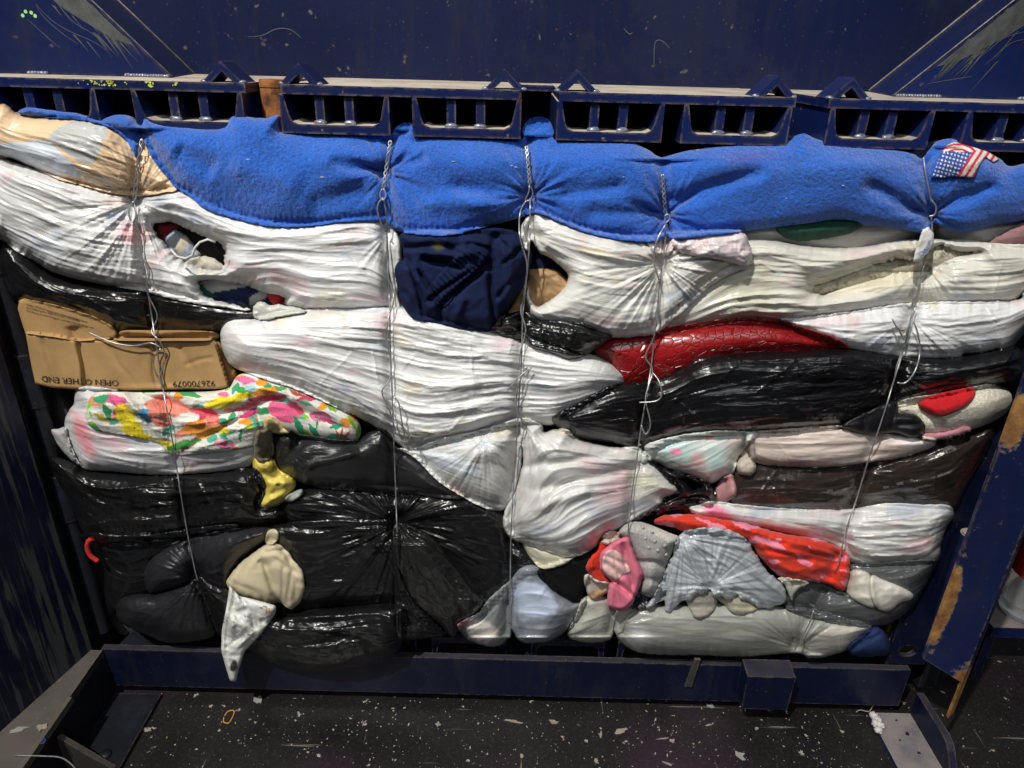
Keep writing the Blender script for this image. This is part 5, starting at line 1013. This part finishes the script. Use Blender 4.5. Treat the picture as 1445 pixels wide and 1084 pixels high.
# ================================================================== WRITING
FONTC = {}
def text_on(txt, origin, ux, uy, mat, parent, size=1.0, name='print', off=.0012):
    """lay outline text on whatever surface is there: origin/ux/uy in photo pixels (one unit = cap height)"""
    cu = bpy.data.curves.new('txt', 'FONT'); cu.body = txt; cu.size = 1.0; cu.resolution_u = 2
    to = bpy.data.objects.new('txt', cu); COL.objects.link(to); dg = bpy.context.evaluated_depsgraph_get()
    me = bpy.data.meshes.new_from_object(to.evaluated_get(dg)); bpy.data.objects.remove(to); bpy.data.curves.remove(cu)
    bm = bmesh.new(); bm.from_mesh(me); bpy.data.meshes.remove(me)
    bmesh.ops.triangulate(bm, faces=bm.faces)
    for _ in range(2): bmesh.ops.subdivide_edges(bm, edges=[e for e in bm.edges if e.calc_length() > .25], cuts=1); bmesh.ops.triangulate(bm, faces=bm.faces)
    for v in bm.verts:
        a, c = v.co.x/.72, v.co.y/.72
        px = origin[0]+ux[0]*a+uy[0]*c; py = origin[1]+ux[1]*a+uy[1]*c
        sub = DM[int(py)-1:int(py)+2, int(px)+OX-1:int(px)+OX+2]
        p = at_y(np.array(px), np.array(py), sub.min()-off); v.co = Vector(p)
    return bm_obj(name, bm, mat, parent)
text_on('OPEN OTHER END', (168.5, 536.6), (-8.0, -.0), (.4, 8.6), 'ink', bx) if False else None
# printing is upside down on the box, reading right to left
text_on('OPEN OTHER', (167.5, 537.0), (-9.4, -.45), (.6, 8.6), 'ink', bx)
text_on('END', (83.5, 533.0), (-9.2, -1.0), (.9, 8.6), 'ink', bx)
text_on('926700079', (303.5, 537.2), (-9.7, .12), (.9, 8.6), 'ink', bx)
text_on('accept, SCOUT names and marks and all associated', (37, 430.5), (2.95, .86), (-.35, -3.0), 'ink', bx)
text_on('are trademarks. GIRL SCOUT COOKIES', (37, 435), (3.2, .80), (-.35, -3.0), 'ink', bx)
text_on('Girl Scout Cookie Program and the related design, are', (37, 439.5), (3.1, .80), (-.35, -3.0), 'ink', bx)
text_on('Linc', (1301, 362), (3.0, -4.6), (-5.2, -3.2), 'blue_ink', TG, name='lettering')
text_on('capun', (1306, 358), (2.6, -5.6), (-5.0, -2.4), 'blue_ink', TG, name='lettering')
BRN = [o for o in bpy.data.objects if o.get('label', '').startswith('dark brown bag')][0]
for px_, py_, n_ in ((1168, 695, 5), (1190, 693, 4), (1247, 690, 5), (1266, 685, 6), (1285, 680, 3)):
    text_on('/'*n_, (px_, py_), (4.2, -.6), (-2.0, -3.6), 'pale_ink', BRN, name='faint_print')
text_on('XXXXXX', (376.5, 866), (-.2, -2.8), (2.6, -.2), 'orange_ink', PAP, name='lettering') if False else None
# ================================================================== SMALL THINGS ON FLOOR AND SILL
def tubepx(name, pts, z, r, mat, label, cat, parent=None):
    P = crom(pts, 6); q = at_z(P[:, 0], P[:, 1], np.full(len(P), z))
    o = tube(name, [tuple(p) for p in q], r, mat, parent)
    if label: tag(o, label, cat)
    return o
def chip(name, poly, z, mat, label, cat, group=None, th=.0012):
    P = np.array(poly, float); q = at_z(P[:, 0], P[:, 1], np.full(len(P), z+th)); c = q.mean(0)
    bm = bmesh.new()
    top = [bm.verts.new(Vector(p)+Vector((0, 0, rnd.uniform(-.0004, .0006)))) for p in q]; bot = [bm.verts.new((p[0], p[1], z+.0003)) for p in q]
    bm.faces.new(top); bm.faces.new(bot[::-1]); n = len(q)
    for i in range(n): bm.faces.new((top[i], bot[i], bot[(i+1) % n], top[(i+1) % n]))
    o = bm_obj(name, bm, mat); tag(o, label, cat, group); return o
FG = 'pale paint flakes on the floor'
def scr(cx, cy, w, h, a=0, k=7, seed=0):
    r = random.Random(seed); a = math.radians(a); L = []
    for i in range(k):
        t = 2*math.pi*(i+r.uniform(-.3, .3))/k; rr = r.uniform(.35, 1.15); x, y = w*rr*math.cos(t), h*rr*math.sin(t)
        L.append((cx+x*math.cos(a)-y*math.sin(a), cy+x*math.sin(a)+y*math.cos(a)))
    return L
for i, (cx, cy, w_, h_, a, m, lab) in enumerate([
    (363, 988, 9, 9, 30, 'scrap', 'white paper scrap on the floor below the hanging sheet'), (206, 1030, 10, 4, 10, 'scrap', 'grey paper scrap on the floor near the left rail'),
    (422, 1008, 4, 6, 0, 'scrap', 'tiny white scrap right of the white paper scrap'), (618, 1022, 6, 5, 0, 'scrap', 'round pale scrap on the floor below the pointed black bag'),
    (782, 1019, 13, 4, 8, 'flake', 'long cream flake on the floor below the middle of the sill'), (722, 1017, 22, 2.4, 10, 'flake', 'thin cream sliver on the floor left of the long flake'),
    (876, 1031, 13, 6, -15, 'flake', 'ragged cream flake on the floor right of centre'), (848, 1037, 5, 8, 5, 'flake', 'upright cream flake left of the ragged flake'),
    (1044, 1066, 12, 9, 40, 'scrap', 'large white smear of paint on the floor at the bottom right'), (948, 1045, 6, 5, 20, 'flake', 'tan wood chip on the floor below the long grey bag'),
    (936, 1042, 13, 2, -5, 'flake', 'straw sliver beside the tan wood chip'), (1003, 996, 10, 4, 20, 'scrap', 'crumpled white and pink paper by the sill'),
    (1068, 1028, 4, 3, 0, 'scrap', 'small white scrap above the large white smear'), (940, 1077, 12, 2.6, 20, 'flake', 'cream sliver at the bottom edge of the floor'),
    (276, 981, 6, 3, -30, 'scrap', 'grey leaf shaped scrap left of the hanging sheet'), (1001, 1023, 9, 2, 0, 'flake', 'thin cream sliver below the crumpled paper'),
    (736, 1067, 5, 4, 20, 'flake', 'small cream flake at the bottom centre'), (841, 1074, 7, 4, 40, 'flake', 'cream flake at the bottom right of centre'), (1131, 1062, 3, 6, 0, 'scrap', 'white chip beside the large smear'), (1188, 1032, 5, 3, 20, 'flake', 'cream chip near the right rail')]):
    chip('paper_scrap' if m == 'scrap' else 'paint_flake', scr(cx, cy, w_*.8, h_*.75, a, 11, i), .0005, m, lab, 'scrap' if m == 'scrap' else 'flake', None, .0015)
for i in range(270):
    cx = rnd.uniform(230, 1215); cy = rnd.uniform(1002, 1086)+max(0, (560-cx)*.0)
    s_ = abs(rnd.gauss(0, .65))+.45
    chip('paint_fleck', scr(cx, cy, s_*rnd.uniform(.8, 1.8), s_*.8, rnd.uniform(0, 180), 5, i+50), .0005, 'flake', 'small cream paint fleck on the black floor', 'fleck', FG, .0008)
tubepx('orange_loop', [(317, 1010), (322, 1004), (330, 1003), (329, 1010), (323, 1020), (316, 1019), (316, 1012)], .002, .0012, 'orange_edge', 'orange edged loop of cloth on the floor', 'trim')
chip('black_label', [(318, 1009), (327, 1005), (328, 1008), (322, 1018), (317, 1017)], .0005, 'dark_rubber', 'black oval label inside the orange loop', 'label')
tubepx('wire_scrap', [(20, 1066), (60, 1067), (85, 1069), (100, 1078), (112, 1092)], .133, .0013, 'wire', 'loose wire end on the left rail', 'wire')
tubepx('blue_string', [(55, 1044), (60, 1041), (64, 1045), (60, 1049), (55, 1047), (58, 1043), (61, 1046)], .132, .0008, 'blue_ink', 'tiny coil of blue string on the left rail', 'string')
chip('wood_chip', scr(58, 1026, 11, 6, -10, 9, 3), .1302, 'flake', 'tan wood chip on the left rail', 'chip', None, .003)
chip('paint_flake', scr(25, 1030, 20, 4, -8, 9, 4), .1302, 'scrap', 'long pale flake on the left rail', 'flake', None, .0015)
tubepx('straw_fibre', [(1208, 1005), (1214, 1002), (1226, 1004), (1232, 996), (1240, 986), (1244, 980)], .012, .0009, 'straw', 'straw fibre curling at the right end of the sill', 'fibre')
lt = empty('lint_tuft', tuple(at_z(np.array(1238.), np.array(1020.), .011)), 'tuft of white lint on the right rail', 'lint')
for i, (a, c) in enumerate([(1233, 1010), (1238, 1016), (1242, 1024), (1236, 1021), (1240, 1030)]):
    p = at_z(np.array(float(a)), np.array(float(c)), .016); blob('tuft', tuple(p), (.008, .008, .007), 'lint', lt, i, 3, .5)
for i, (a, c, w_) in enumerate([(1280, 1035, 4), (1297, 1062, 3), (1265, 1016, 2), (1270, 1044, 2), (1258, 1000, 2)]):
    chip('rubber_crumb', scr(a, c, w_, w_*.8, 30, 6, i), .0104, 'dark_rubber', 'black crumb on the dusty right rail', 'crumb', 'crumbs on the right rail', .002)
rc = crom([(146, 764), (136, 759), (126, 763), (123, 772), (128, 784), (138, 792)], 6)
o = tube('drawstring', [tuple(p) for p in at_y(rc[:, 0], rc[:, 1], np.full(len(rc), -.03))], .0045, 'red_cord'); tag(o, 'red drawstring loop sticking out at the left side of the bale', 'cord')
